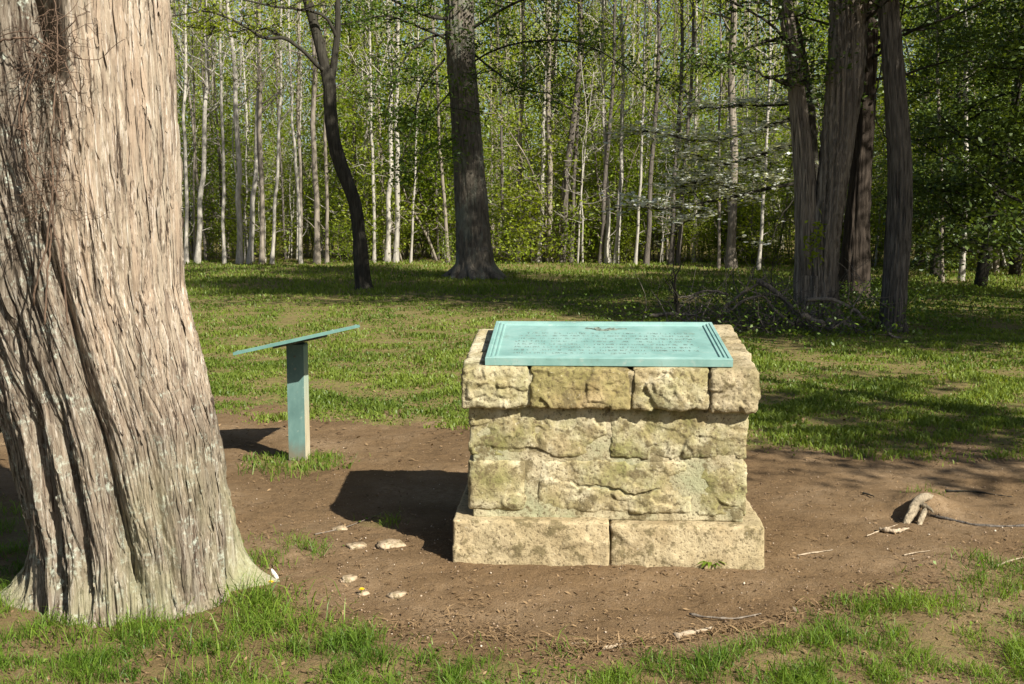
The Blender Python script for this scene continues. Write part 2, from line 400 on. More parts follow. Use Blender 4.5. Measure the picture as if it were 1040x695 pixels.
x, y = scatter(130000, -800, 1800, 264.5, 300, r1)
k = r1.uniform(0, 1, len(x)) < np.clip(.75 + .8 * fbm(np.stack([x * .6, y * .6, 0 * x + 8], -1), 3), .08, 1); x, y = x[k], y[k]; n = len(x)
blades(fm, x, y, .08 * r1.uniform(.5, 1.5, n), .0011 * y * r1.uniform(.7, 1.3, n), r1, 1.0, .5 + .5 * perlin(np.stack([x * .5, y * .5, 0 * x], -1)))
tag(link('lawn_grass', fm, M['grass']), kind='stuff')

lm = MB()                                                   # dead leaves, needles and wood crumbs
x, y = scatter(70000, -300, 1340, 440, 780, r1); g = grassy(x, y); w = fbm(np.stack([x * 2, y * 2, 0 * x + 4], -1), 3)
band = np.exp(-((g - .3) / .25) ** 2)
k = (r1.uniform(0, 1, len(x)) < np.clip(.12 + .75 * band + .25 * w + .15 * (g > .5), .04, 1)) & free(x, y); x, y = x[k], y[k]; n = len(x)
leaves(lm, np.stack([x, y, height(x, y) + .007], -1), .007 + .026 * r1.uniform(0, 1, n) ** 2.2, r1, up=2.2, aspect=.35)
x, y = scatter(9000, -300, 1500, 300, 470, r1); g = grassy(x, y); k = (r1.uniform(0, 1, len(x)) < .4) & free(x, y); x, y = x[k], y[k]
leaves(lm, np.stack([x, y, height(x, y) + .012], -1), .04, r1, up=2.5, aspect=.5)
x, y = scatter(14000, -300, 1340, 450, 780, r1); g = grassy(x, y); k = (r1.uniform(0, 1, len(x)) < .06 + .8 * np.exp(-((g - .4) / .3) ** 2)) & free(x, y); x, y = x[k], y[k]; n = len(x)
leaves(lm, np.stack([x, y, height(x, y) + .008], -1), r1.uniform(.015, .06, n), r1, up=3.0, aspect=.07, tint=.7)
for pa, pb_, n, sp in (((570, 662), (665, 652), 520, .035), ((660, 653), (760, 636), 420, .045), ((760, 640), (850, 615), 260, .06), ((480, 640), (580, 662), 160, .06), ((330, 640), (470, 632), 160, .10), ((880, 600), (1040, 580), 160, .08)):
    A_, B_ = gr(*pa), gr(*pb_); f_ = r1.uniform(0, 1, n)[:, None]; q_ = A_ + (B_ - A_) * f_ + r1.normal(size=(n, 3)) * [sp, sp * .7, 0]; q_[:, 2] = height(q_[:, 0], q_[:, 1]) + .006 + .012 * r1.uniform(0, 1, n)
    leaves(lm, q_, r1.uniform(.02, .085, n), r1, up=3.2, aspect=.07, tint=.75); leaves(lm, q_[::3] + [.02, .01, 0], r1.uniform(.010, .03, len(q_[::3])), r1, up=2, aspect=.45, tint=.35)
tag(link('leaf_litter', lm, leaf_mat('dead leaf', (0.06, 0.036, 0.02), (0.29, 0.195, 0.105), .15, .02)), kind='stuff')
def rock(mb, c, sx, sy, sz, seed, n=10, tint=.5, rz=0.):
    th = np.linspace(0, 2 * math.pi, 2 * n, endpoint=False); ph = np.linspace(0, math.pi, n + 1)[1:-1]
    d = np.stack([np.sin(ph)[:, None] * np.cos(th), np.sin(ph)[:, None] * np.sin(th), np.cos(ph)[:, None] + 0 * th], -1)
    d = np.concatenate([d.reshape(-1, 3), [[0, 0, 1], [0, 0, -1]]])
    r = 1 + .28 * fbm(d * 1.1 + seed * 3.7, 3) + .10 * facets(d * .1, .09, int(seed) % 1000); e = np.sign(d) * np.abs(d) ** .8
    v = e * r[:, None] * np.array([sx, sy, sz]); c_, s_ = math.cos(rz), math.sin(rz)
    v = np.stack([v[:, 0] * c_ - v[:, 1] * s_, v[:, 0] * s_ + v[:, 1] * c_, v[:, 2]], -1) + np.asarray(c)
    m = len(ph); k = 2 * n; i = np.arange(m - 1)[:, None] * k; j = np.arange(k)[None]; j2 = (j + 1) % k
    q = np.stack([i + j, i + k + j, i + k + j2, i + j2], -1).reshape(-1, 4); a = np.arange(k); b = np.roll(a, -1)
    t = np.concatenate([np.stack([a, b, np.full(k, m * k)], -1), np.stack([b + (m - 1) * k, a + (m - 1) * k, np.full(k, m * k + 1)], -1)])
    mb.add(v, q, t, tint)
pm = MB()
x, y = scatter(7000, 100, 1200, 440, 700, r1); g = grassy(x, y); k = (g < .45) & free(x, y); x, y = x[k], y[k]
n = len(x); sz_ = .0022 + .0055 * r1.uniform(0, 1, n) ** 4; oc = np.array([[1, 0, 0], [.3, .9, 0], [-.8, .5, 0], [-.7, -.6, 0], [.4, -.9, 0], [0, .1, .8], [0, 0, -.7]], float)
v = oc[None] * r1.uniform(.65, 1.3, (n, 7, 1)); a_ = r1.uniform(0, 6.28, n); c_, s_ = np.cos(a_)[:, None], np.sin(a_)[:, None]
v = np.stack([v[..., 0] * c_ - v[..., 1] * s_, v[..., 0] * s_ + v[..., 1] * c_, v[..., 2]], -1) * sz_[:, None, None] + np.stack([x, y, height(x, y) + .005], -1)[:, None]
f = [[k_, (k_ + 1) % 5, 5] for k_ in range(5)] + [[(k_ + 1) % 5, k_, 6] for k_ in range(5)]
pm.add(v.reshape(-1, 3), None, (np.arange(n)[:, None, None] * 7 + np.array(f)[None]).reshape(-1, 3), np.repeat(r1.uniform(0, 1, n), 7))
gm_ = G('grit'); tag(link('gravel', pm, gm_.surf(gm_.ramp(gm_.attr('tint'), [(0, (.10, .065, .04)), (.6, (.22, .155, .10)), (.9, (.30, .22, .15)), (1, (.55, .48, .38))]), .9)), kind='stuff')

# ------------------------------------------------------------------ the stone monument
def stone_mat(name, base, moss, mossamt, pale=(0.56, 0.50, 0.39)):
    t = G(name); o = t.obj(); a = t.attr('tint')
    n1 = t.noise(o, 5, 6, .65); n2 = t.noise(t.mapv(o, (1, 1, 1), (4, 2, 7)), 9, 6, .7); n3 = t.noise(o, 70, 4, .7); n4 = t.noise(t.mapv(o, (1, 1, 1), (1, 8, 3)), 3.2, 5, .6)
    c0 = t.mix(t.ramp(a, [(0, 0.0), (1, 1.0)]), base, tuple(.62 * b * k for b, k in zip(base, (.98, .93, .86))))
    col = t.mix(t.ramp(n1, [(.42, 0.0), (.58, .9)]), c0, pale)
    n4 = t.math('ADD', n4, t.math('MULTIPLY', t.math('SUBTRACT', a, .4), .22)); col = t.mix(t.ramp(n4, [(.52 - mossamt * .16, 0.0), (.70 - mossamt * .12, .85)]), col, moss)
    col = t.mix(t.ramp(n2, [(.54, 0.0), (.60, .85)]), col, (.125, .10, .05))
    col = t.mix(t.ramp(n3, [(.36, .9), (.46, 0.0)]), col, (.105, .08, .045))
    col = t.mix(t.ramp(n3, [(.64, 0.0), (.72, .5)]), col, (.68, .63, .52))
    h = t.math('ADD', t.math('MULTIPLY', n3, .30), t.math('MULTIPLY', n2, .75))
    return t.surf(col, .93, t.bump(h, .9, .018), .12)
M['stone'] = stone_mat('rock faced sandstone', (.355, .295, .17), (.165, .158, .055), .68, (.50, .45, .315))
M['stone_plinth'] = stone_mat('plinth sandstone', (.335, .265, .155), (.26, .21, .115), .40, (.40, .33, .205))
M['stone_orange'] = stone_mat('stained sandstone', (.32, .245, .125), (.18, .16, .06), .6, (.40, .315, .175))
M['stone_grey'] = stone_mat('weathered sandstone', (.30, .245, .15), (.20, .175, .09), .4, (.38, .32, .21))
M['mortar'] = stone_mat('lime mortar', (.36, .305, .19), (.26, .265, .16), .45, (.43, .375, .25))
def facets(S, cell, seed):
    rg_ = np.random.RandomState(seed); lo, hi = S.min(0) - cell, S.max(0) + cell; n_ = int(min(400, max(6, np.prod((hi - lo)[[0, 2]]) / cell ** 2 * 1.3)))
    sd_ = rg_.uniform(lo, hi, (n_, 3)); g_ = rg_.normal(size=(n_, 3)) * .5; h_ = rg_.uniform(-.5, .5, n_); out = np.zeros(len(S)); w_ = S +   .14 * cell * np.stack([perlin(S / cell * 1.7 + k_ * 9) for k_ in range(3)], -1)
    for a_ in range(0, len(S), 4000):
        d_ = ((w_[a_:a_ + 4000, None] - sd_[None]) * np.array([1, .6, 1.25])); d_ = (d_ ** 2).sum(-1); o2 = np.argsort(d_, 1)[:, :2]; i_ = o2[:, 0]; r_ = np.arange(len(i_))
        v1 = h_[i_] + ((S[a_:a_ + 4000] - sd_[i_]) * g_[i_]).sum(-1) / cell; j_ = o2[:, 1]; v2 = h_[j_] + ((S[a_:a_ + 4000] - sd_[j_]) * g_[j_]).sum(-1) / cell
        t_ = np.clip((np.sqrt(d_[r_, j_]) - np.sqrt(d_[r_, i_])) / (.06 * cell), 0, 1); out[a_:a_ + 4000] = v1 * (.5 + .5 * t_) + v2 * (.5 - .5 * t_)
    return out
def block(mb, lo, hi, seed, rough=.018, bulge=.0, rnd_=.02, res=.009, tint=.5, front_only=True, slope=None, crack=False):
    """a rock-faced stone: finely gridded box with rounded, broken arrises; -Y is the dressed front"""
    lo = np.array(lo, float); hi = np.array(hi, float); c = (lo + hi) / 2; h = (hi - lo) / 2
    N = [max(3, int(round(2 * h[i] / (res if i != 1 else res * 1.6))) + 1) for i in range(3)]
    V, Q, base = [], [], 0
    for ax in range(3):
        u, w = [i for i in range(3) if i != ax]
        A, B = np.meshgrid(np.linspace(-h[u], h[u], N[u]), np.linspace(-h[w], h[w], N[w]), indexing='ij')
        for sgn in (-1, 1):
            P = np.zeros(A.shape + (3,)); P[..., u] = A; P[..., w] = B; P[..., ax] = sgn * h[ax]
            idx = base + np.arange(A.size).reshape(A.shape)
            q = np.stack([idx[:-1, :-1], idx[1:, :-1], idx[1:, 1:], idx[:-1, 1:]], -1).reshape(-1, 4)
            if (sgn > 0) == (ax == 1): q = q[:, ::-1]
            V.append(P.reshape(-1, 3)); Q.append(q); base += A.size
    V = np.concatenate(V); Q = np.concatenate(Q)
    key = np.round(V / 1e-5).astype(np.int64); _, first, inv = np.unique(key, axis=0, return_index=True, return_inverse=True)
    V = V[first]; Q = inv.reshape(-1)[Q]
    W = V + c
    rr = .55 * rnd_ * (1 + 1.1 * perlin(W * 11 + seed)); rr = np.minimum(np.maximum(rr, .003), h.min() * .9)[:, None]
    I = np.clip(V, -(h - rr), h - rr); D = V - I; L = np.linalg.norm(D, axis=1)[:, None]; nrm = np.where(L > 1e-9, D / np.maximum(L, 1e-9), 0)
    V2 = I + nrm * np.minimum(L, rr)
    e = np.prod(1 - np.clip(np.abs(V / h), 0, 1)[:, [0, 2]] ** 6, axis=1)
    f = (nrm[:, 1] < -.3).astype(float) if front_only else np.ones(len(V))
    S = W + seed * 3.1
    q1 = fbm(S * 8, 4); facet = np.abs(perlin(S * np.array([5, 5, 9]) + 4))
    ledge = smooth(-.02, .02, perlin(S * np.array([3.2, 3.2, 7.5]) + .35 * q1[:, None] + 9))
    dsp = .60 * rough * (.10 * q1 - .10 * facet + .14 * ledge +   .60 * facets(W, .11, seed) + .30 * facets(W, .05, seed + 50) + .14 * facets(W, .022, seed + 90) + .13 * fbm(S * 45, 3)) + bulge * e
    if crack:
        uu = V[:, 0] / h[0]; line = -.12 * h[2] - .3 * h[2] * uu + .42 * h[2] * perlin(np.stack([uu * 2.6, 0 * uu + 3, 0 * uu], -1)) + .14 * h[2] * perlin(np.stack([uu * 8, 0 * uu, 0 * uu], -1))
        ev = .85 * smooth(.72, .40, np.abs(uu)); dsp = dsp - .026 * smooth(.009 + .004 * perlin(np.stack([uu * 7, 0 * uu + 2, 0 * uu], -1)), .001, np.abs(V[:, 2] - line)) * ev + .010 * smooth(.0, .004, line - V[:, 2]) * smooth(.10, .0, line - V[:, 2]) * ev
    amt = np.where(nrm[:, 1] < -.3, 1.0, .35)
    V2 = V2 + nrm * (dsp * amt)[:, None]
    V2 = V2 + c
    if slope is not None: V2 = slope(V2)
    mb.add(V2, Q, None, tint)
SKIND = {'pl': ('plinth_stone', 'stone_plinth'), 'bd': ('pedestal_stone', 'stone'), 'cp': ('cap_stone', 'stone'), 'co': ('cap_stone', 'stone_orange'), 'cg': ('cap_stone', 'stone_grey')}
def stone(kind, *a, **k):
    m_ = MB(); block(m_, *a, **k); return link(SKIND[kind][0], m_, M[SKIND[kind][1]], mon)
MYAW = -math.radians(3.0)
mon = thing('stone_monument', 'low rough sandstone monument with sloping top bearing a green bronze plaque', 'monument', (MON_C[0], MON_C[1], 0), MYAW)
KPX = 4.975 / F                                            # metres per photo pixel at the front face
def ux(px): return (px - 618.5) * KPX
stone('pl', (ux(460), 0, -.06), (ux(621), .95, .202), 1, .010, .004, .022, .009, .25)
stone('pl', (ux(621.8), .004, -.06), (ux(777.5), .95, .192), 2, .010, .006, .022, .009, .45)
mo = MB()
block(mo, (ux(479.5), .074, .19), (ux(757), .85, .75), 30, .006, .0, .012, .009, .5)
block(mo, (ux(474), .028, .736), (ux(764), .87, .900), 31, .010, .0, .012, .012, .5, slope=lambda v: v + np.stack([0 * v[:, 0], 0 * v[:, 0], .122 * np.clip(v[:, 1] - .03, 0, 2) * (v[:, 2] > .82)], -1))
link('mortar', mo, M['mortar'], mon)
k2 = 5.06 / F
def uw(px): return (px - 618.5) * k2
z1, z2, z3, z4 = .228, .470, .492, .728
stone('bd', (uw(479), .075, z3), (uw(616), .36, z4), 3, .020, .008, .022, .0055, .55)
stone('bd', (uw(621), .072, z3 - .005), (uw(757), .36, z4), 4, .022, .010, .024, .0055, .7)
stone('bd', (uw(477), .074, z1), (uw(537), .36, z2 + .008), 5, .010, .014, .045, .0055, .1)
stone('bd', (uw(548), .074, z1 + .002), (uw(703), .36, z2 + .005), 6, .016, .008, .026, .0055, .3, crack=True)
stone('bd', (uw(708), .074, z1 - .012), (uw(758), .36, z2), 7, .020, .006, .024, .0055, .45)
for sx in (-1, 1):                                         # the side and rear courses
    xa, xb = (uw(477), uw(477) + .2) if sx < 0 else (uw(758) - .2, uw(758))
    stone('bd', (xa, .38, z3), (xb, .64, z4), 11 + sx, .014, 0, .022, .014, .5, False)
    stone('bd', (xa, .375, z1), (xb, .86, z2), 14 + sx, .014, 0, .022, .014, .6, False)
    stone('bd', (xa, .66, z3), (xb, .86, z4), 17 + sx, .014, 0, .022, .014, .3, False)
for (a, b, c, d, s) in ((uw(520), uw(600), z1, z2, 21), (uw(612), uw(716), z1, z2, 22), (uw(520), uw(640), z3, z4, 23), (uw(652), uw(716), z3, z4, 24)):
    stone('bd', (a, .62, c), (b, .865, d), s, .014, 0, .022, .014, .4, False)
CAPZ0, CAPZ1 = .727, .918
SL = .125
def tilt(v):
    k_ = np.clip((v[:, 2] - CAPZ0) / (CAPZ1 - CAPZ0), 0, 1.3); v = v.copy(); v[:, 2] += k_ * SL * np.clip(v[:, 1] - .02, -.02, 2); return v
stone('cp', (ux(470), .014, CAPZ0), (ux(537), .30, CAPZ1), 41, .026, .006, .030, .0055, .5, slope=tilt)
stone('co', (ux(539.5), .012, CAPZ0 + .002), (ux(640), .24, CAPZ1 - .002), 42, .026, .006, .022, .0055, .85, slope=tilt)
stone('cp', (ux(642), .014, CAPZ0), (ux(719), .24, CAPZ1), 43, .028, .008, .024, .0055, .6, slope=tilt)
stone('cg', (ux(720.5), .006, CAPZ0 - .012), (ux(768), .285, CAPZ1 - .004), 44, .026, .010, .032, .0055, .4, slope=tilt)
stone('cp', (ux(470) - .002, .315, CAPZ0), (ux(500), .88, CAPZ1 - .012), 45, .016, .0, .030, .010, .0, False, slope=tilt)
stone('cg', (ux(742), .30, CAPZ0), (ux(770), .52, CAPZ1 - .002), 46, .018, .0, .026, .010, .3, False, slope=tilt)
stone('cg', (ux(738), .535, CAPZ0), (ux(768), .885, CAPZ1 + .004), 47, .016, .0, .026, .010, .1, False, slope=tilt)
stone('cp', (ux(502), .62, CAPZ0), (ux(610), .888, CAPZ1 + .006), 48, .016, .0, .024, .012, .3, False, slope=tilt)
stone('co', (ux(540), .80, CAPZ0 + .01), (ux(590), .894, CAPZ1 + .010), 50, .012, .0, .020, .012, .3, False, slope=tilt)
stone('cp', (ux(613), .62, CAPZ0), (ux(736), .886, CAPZ1 + .002), 49, .016, .0, .024, .012, .5, False, slope=tilt)

# bronze plaque
t = G('verdigris bronze'); o = t.obj()
n1 = t.noise(o, 6, 5, .6); n2 = t.noise(t.mapv(o, (1, 3, 1)), 22, 5, .7); n3 = t.noise(o, 90, 3, .6)
col = t.ramp(n1, [(.30, (.115, .225, .205)), (.50, (.17, .305, .28)), (.72, (.235, .365, .34))])
col = t.mix(t.ramp(n2, [(.56, 0.), (.68, .7)]), col, (.27, .35, .315)); n4 = t.noise(t.mapv(o, (1, .6, 1), (5, 5, 5)), 7, 6, .75); col = t.mix(t.ramp(n4, [(.60, 0.), (.70, .55)]), col, (.115, .125, .085)); col = t.mix(t.ramp(n3, [(.28, .6), (.38, 0.)]), col, (.10, .15, .13))
M['verdigris'] = t.surf(col, .62, t.bump(n3, .15, .003), .35)
t = G('dark oxide'); o = t.obj(); M['oxide'] = t.surf(t.ramp(t.noise(o, 60, 3), [(.35, (.07, .085, .07)), (.65, (.20, .23, .19))]), .7)
PW, PD, PT = 1.125, .765, .036
def boxv(mb, x0, x1, y0, y1, z0, z1, b=0.0, tint=.5):
    v = np.array([[x0, y0, z0], [x1, y0, z0], [x1, y1, z0], [x0, y1, z0], [x0 + b, y0 + b, z1], [x1 - b, y0 + b, z1], [x1 - b, y1 - b, z1], [x0 + b, y1 - b, z1]])
    mb.add(v, [[3, 2, 1, 0], [4, 5, 6, 7], [0, 1, 5, 4], [1, 2, 6, 5], [2, 3, 7, 6], [3, 0, 4, 7]], None, tint)
def ring(mb, prof, W, D):
    """moulded rectangular border: prof = [(inset, z), ...]"""
    n = len(prof); v = []
    for (i, z) in prof: v += [[-W / 2 + i, i, z], [W / 2 - i, i, z], [W / 2 - i, D - i, z], [-W / 2 + i, D - i, z]]
    q = []
    for k in range(n - 1):
        for j in range(4): a = k * 4 + j; b = k * 4 + (j + 1) % 4; q.append([a, b, b + 4, a + 4])
    mb.add(v, q)
pb = MB(); ring(pb, [(.004, -.004), (0, 0), (0, PT - .002), (.002, PT), (.016, PT), (.019, PT - .005), (.023, PT - .005), (.026, PT - .001), (.033, PT - .001), (.037, PT - .007), (.042, PT - .007), (.045, PT - .004), (.051, PT - .004), (.056, PT - .011)], PW, PD)
i = .056; pb.add([[-PW / 2 + i, i, PT - .011], [PW / 2 - i, i, PT - .011], [PW / 2 - i, PD - i, PT - .011], [-PW / 2 + i, PD - i, PT - .011]], [[0, 1, 2, 3]])
pq = link('plaque', pb, M['verdigris'], mon, False)
pq.location = (ux(618), .036, CAPZ1 + SL * .02 + .003); pq.rotation_euler = (math.atan(SL), 0, 0)
tx = MB(); ZF = PT - .011; rt = random.Random(5)
def stroke(mb, x0, y0, x1, y1, w, hgt=.0022):
    dx, dy = x1 - x0, y1 - y0; L = math.hypot(dx, dy) or 1e-6; nx_, ny_ = -dy / L * w / 2, dx / L * w / 2
    b = [(x0 - nx_, y0 - ny_), (x1 - nx_, y1 - ny_), (x1 + nx_, y1 + ny_), (x0 + nx_, y0 + ny_)]
    v = [[p, q, ZF - .0005] for p, q in b] + [[p, q, ZF + hgt] for p, q in b]
    mb.add(v, [[4, 5, 6, 7], [0, 1, 5, 4], [1, 2, 6, 5], [2, 3, 7, 6], [3, 0, 4, 7]])
GL = [[(0, 0, 0, 1), (0, 1, 1, 1), (0, 0, 1, 0)], [(0, 0, .5, 1), (.5, 1, 1, 0)], [(0, 0, 0, 1), (1, 0, 1, 1), (0, .5, 1, .5)], [(0, 1, 1, 1), (.5, 0, .5, 1)], [(0, 0, 0, 1), (0, 1, 1, .6), (1, .6, 1, 0)], [(.5, 0, .5, 1)], [(0, 0, 1, 0), (1, 0, 1, 1), (0, 1, 1, 1), (0, 0, 0, 1)], [(0, 0, 0, 1), (0, 0, 1, 0)], [(0, 1, .5, 0), (.5, 0, 1, 1)]]
rows = [(-.40, .43), (-.43, .43), (-.43, .44), (-.44, .44), (-.44, .44), (-.44, .44), (-.44, .44), (-.44, .18)]
for r_, (xa, xb) in enumerate(rows):                       # eight worn rows of raised letters, too corroded to read
    yb = PD - .235 - r_ * .058; x_ = xa
    while x_ < xb:
        for _ in range(rt.randint(2, 9)):
            if x_ > xb: break
            w = .0085; hh = .019 * (1.35 if r_ == 0 and x_ < xa + .02 else 1)
            for s in rt.choice(GL):
                if rt.random() < .62: stroke(tx, x_ + s[0] * w, yb + s[1] * hh, x_ + s[2] * w, yb + s[3] * hh, .0022, .0014)
            x_ += w * 1.45
        x_ += .012
t = G('worn raised letters'); M['letters'] = t.surf(t.ramp(t.noise(t.obj(), 30, 3), [(.35, (.085, .11, .095)), (.65, (.20, .27, .24))]), .7); link('lettering', tx, M['letters'], pq, False)
em = MB()                                                  # spread-winged emblem above the rows
EX, EY = -.02, PD - .135
for (a, b, c, d, w) in [(-.075, .018, -.045, .008, .010), (-.045, .008, -.02, -.016, .008), (-.02, -.016, .01, -.022, .012), (.01, -.022, .04, -.026, .016), (.04, -.026, .062, -.012, .012), (.062, -.012, .10, .004, .008), (.10, .004, .135, .008, .004), (.02, -.018, .055, .022, .007), (.035, -.016, .075, .024, .006), (-.03, .012, -.012, .034, .007), (-.012, .034, -.004, .02, .006), (-.028, 0, .005, .004, .006), (-.02, -.03, .03, -.036, .006), (.05, -.02, .085, -.018, .006)]:
    stroke(em, EX + a, EY + b, EX + c, EY + d, w, .004)
link('emblem', em, M['oxide'], pq, False)

# ------------------------------------------------------------------ wayside sign on its post
t = G('weathered green paint'); o = t.obj(); n1 = t.noise(t.mapv(o, (1, 1, .5)), 9, 5, .6); n2 = t.noise(o, 45, 4, .6)
col = t.ramp(n1, [(.3, (.06, .12, .11)), (.5, (.09, .165, .15)), (.72, (.14, .225, .20))]); col = t.mix(t.ramp(n2, [(.6, 0.), (.7, .5)]), col, (.25, .30, .25))
sz_ = t.n('ShaderNodeSeparateXYZ'); t.t.links.new(o, sz_.inputs[0]); col = t.mix(t.ramp(t.math('ADD', t.math('MULTIPLY', sz_.outputs[2], 2.2), n1), [(.45, .75), (.80, 0.)]), col, (.15, .105, .06)); col = t.mix(t.ramp(n1, [(.60, 0.), (.66, .5)]), col, (.20, .23, .18))
M['signgreen'] = t.surf(col, .6, None, .35)
t = G('panel paint'); o = t.obj(); n1 = t.noise(o, 6, 5, .6); n2 = t.noise(o, 40, 4, .6); M['panelgreen'] = t.surf(t.mix(t.ramp(n2, [(.58, 0.), (.70, .5)]), t.ramp(n1, [(.3, (.075, .165, .145)), (.7, (.13, .245, .215))]), (.20, .27, .23)), .6, None, .3)
t = G('painted sunlit side'); o = t.obj(); n1 = t.noise(t.mapv(o, (1, 1, .3)), 20, 5, .6)  # sunlight painted as beige on the post's right side, fading to green upward
sepz = t.n('ShaderNodeSeparateXYZ'); t.t.links.new(o, sepz.inputs[0])
col = t.mix(t.ramp(t.math('ADD', sepz.outputs[2], t.math('MULTIPLY', n1, .25)), [(.35, 0.), (.85, 1.)]), t.ramp(n1, [(.3, (.38, .33, .22)), (.7, (.52, .47, .34))]), (.22, .36, .31)); M['signside'] = t.surf(col, .6)
t = G('faded sign face'); o = t.obj(); M['signface'] = t.surf(t.ramp(t.noise(o, 7, 4), [(.3, (.13, .26, .22)), (.7, (.20, .335, .285))]), .55, None, .2)
zp = float(height(POST[0], POST[1]))
sg = thing('wayside_sign', 'low slanted green panel on a single square post, seen edge on beside the big trunk', 'sign', (POST[0], POST[1], zp))
m = MB(); boxv(m, -.054, .054, 0, .15, -.12, .755); ps = link('post', m, M['signgreen'], sg, False)
m = MB(); boxv(m, .0545, .0565, .002, .148, -.10, .745); link('post_sunlit_side', m, M['signside'], ps, False)  # thin sheet carrying the painted sunlight along the post
pn = MB(); boxv(pn, -.325, .325, -.40, .40, -.008, .010, .002); pnl = link('panel', pn, M['panelgreen'], sg, False)
pnl.location = (.02, .075, .782); pnl.rotation_euler = (math.radians(-3.4), math.radians(-12.6), math.radians(-2))
m = MB(); boxv(m, -.312, .312, -.387, .387, .0105, .0125); link('panel_face', m, M['signface'], pnl, False)
m = MB(); boxv(m, -.15, .15, -.13, .13, -.022, -.0085); link('bracket', m, M['oxide'], pnl, False)

for bx_, by_ in ((-.30, -.37), (.30, -.37), (-.30, .37), (.30, .37)):
    m = MB(); tube(m, [[bx_, by_, .010], [bx_, by_, .0165]], .009, 10); link('bolt', m, M['oxide'], pnl, False)
for bz_ in (.68, .60):
    m = MB(); tube(m, [[0, .002, bz_], [0, -.007, bz_]], .008, 10); link('bolt', m, M['oxide'], ps, False)

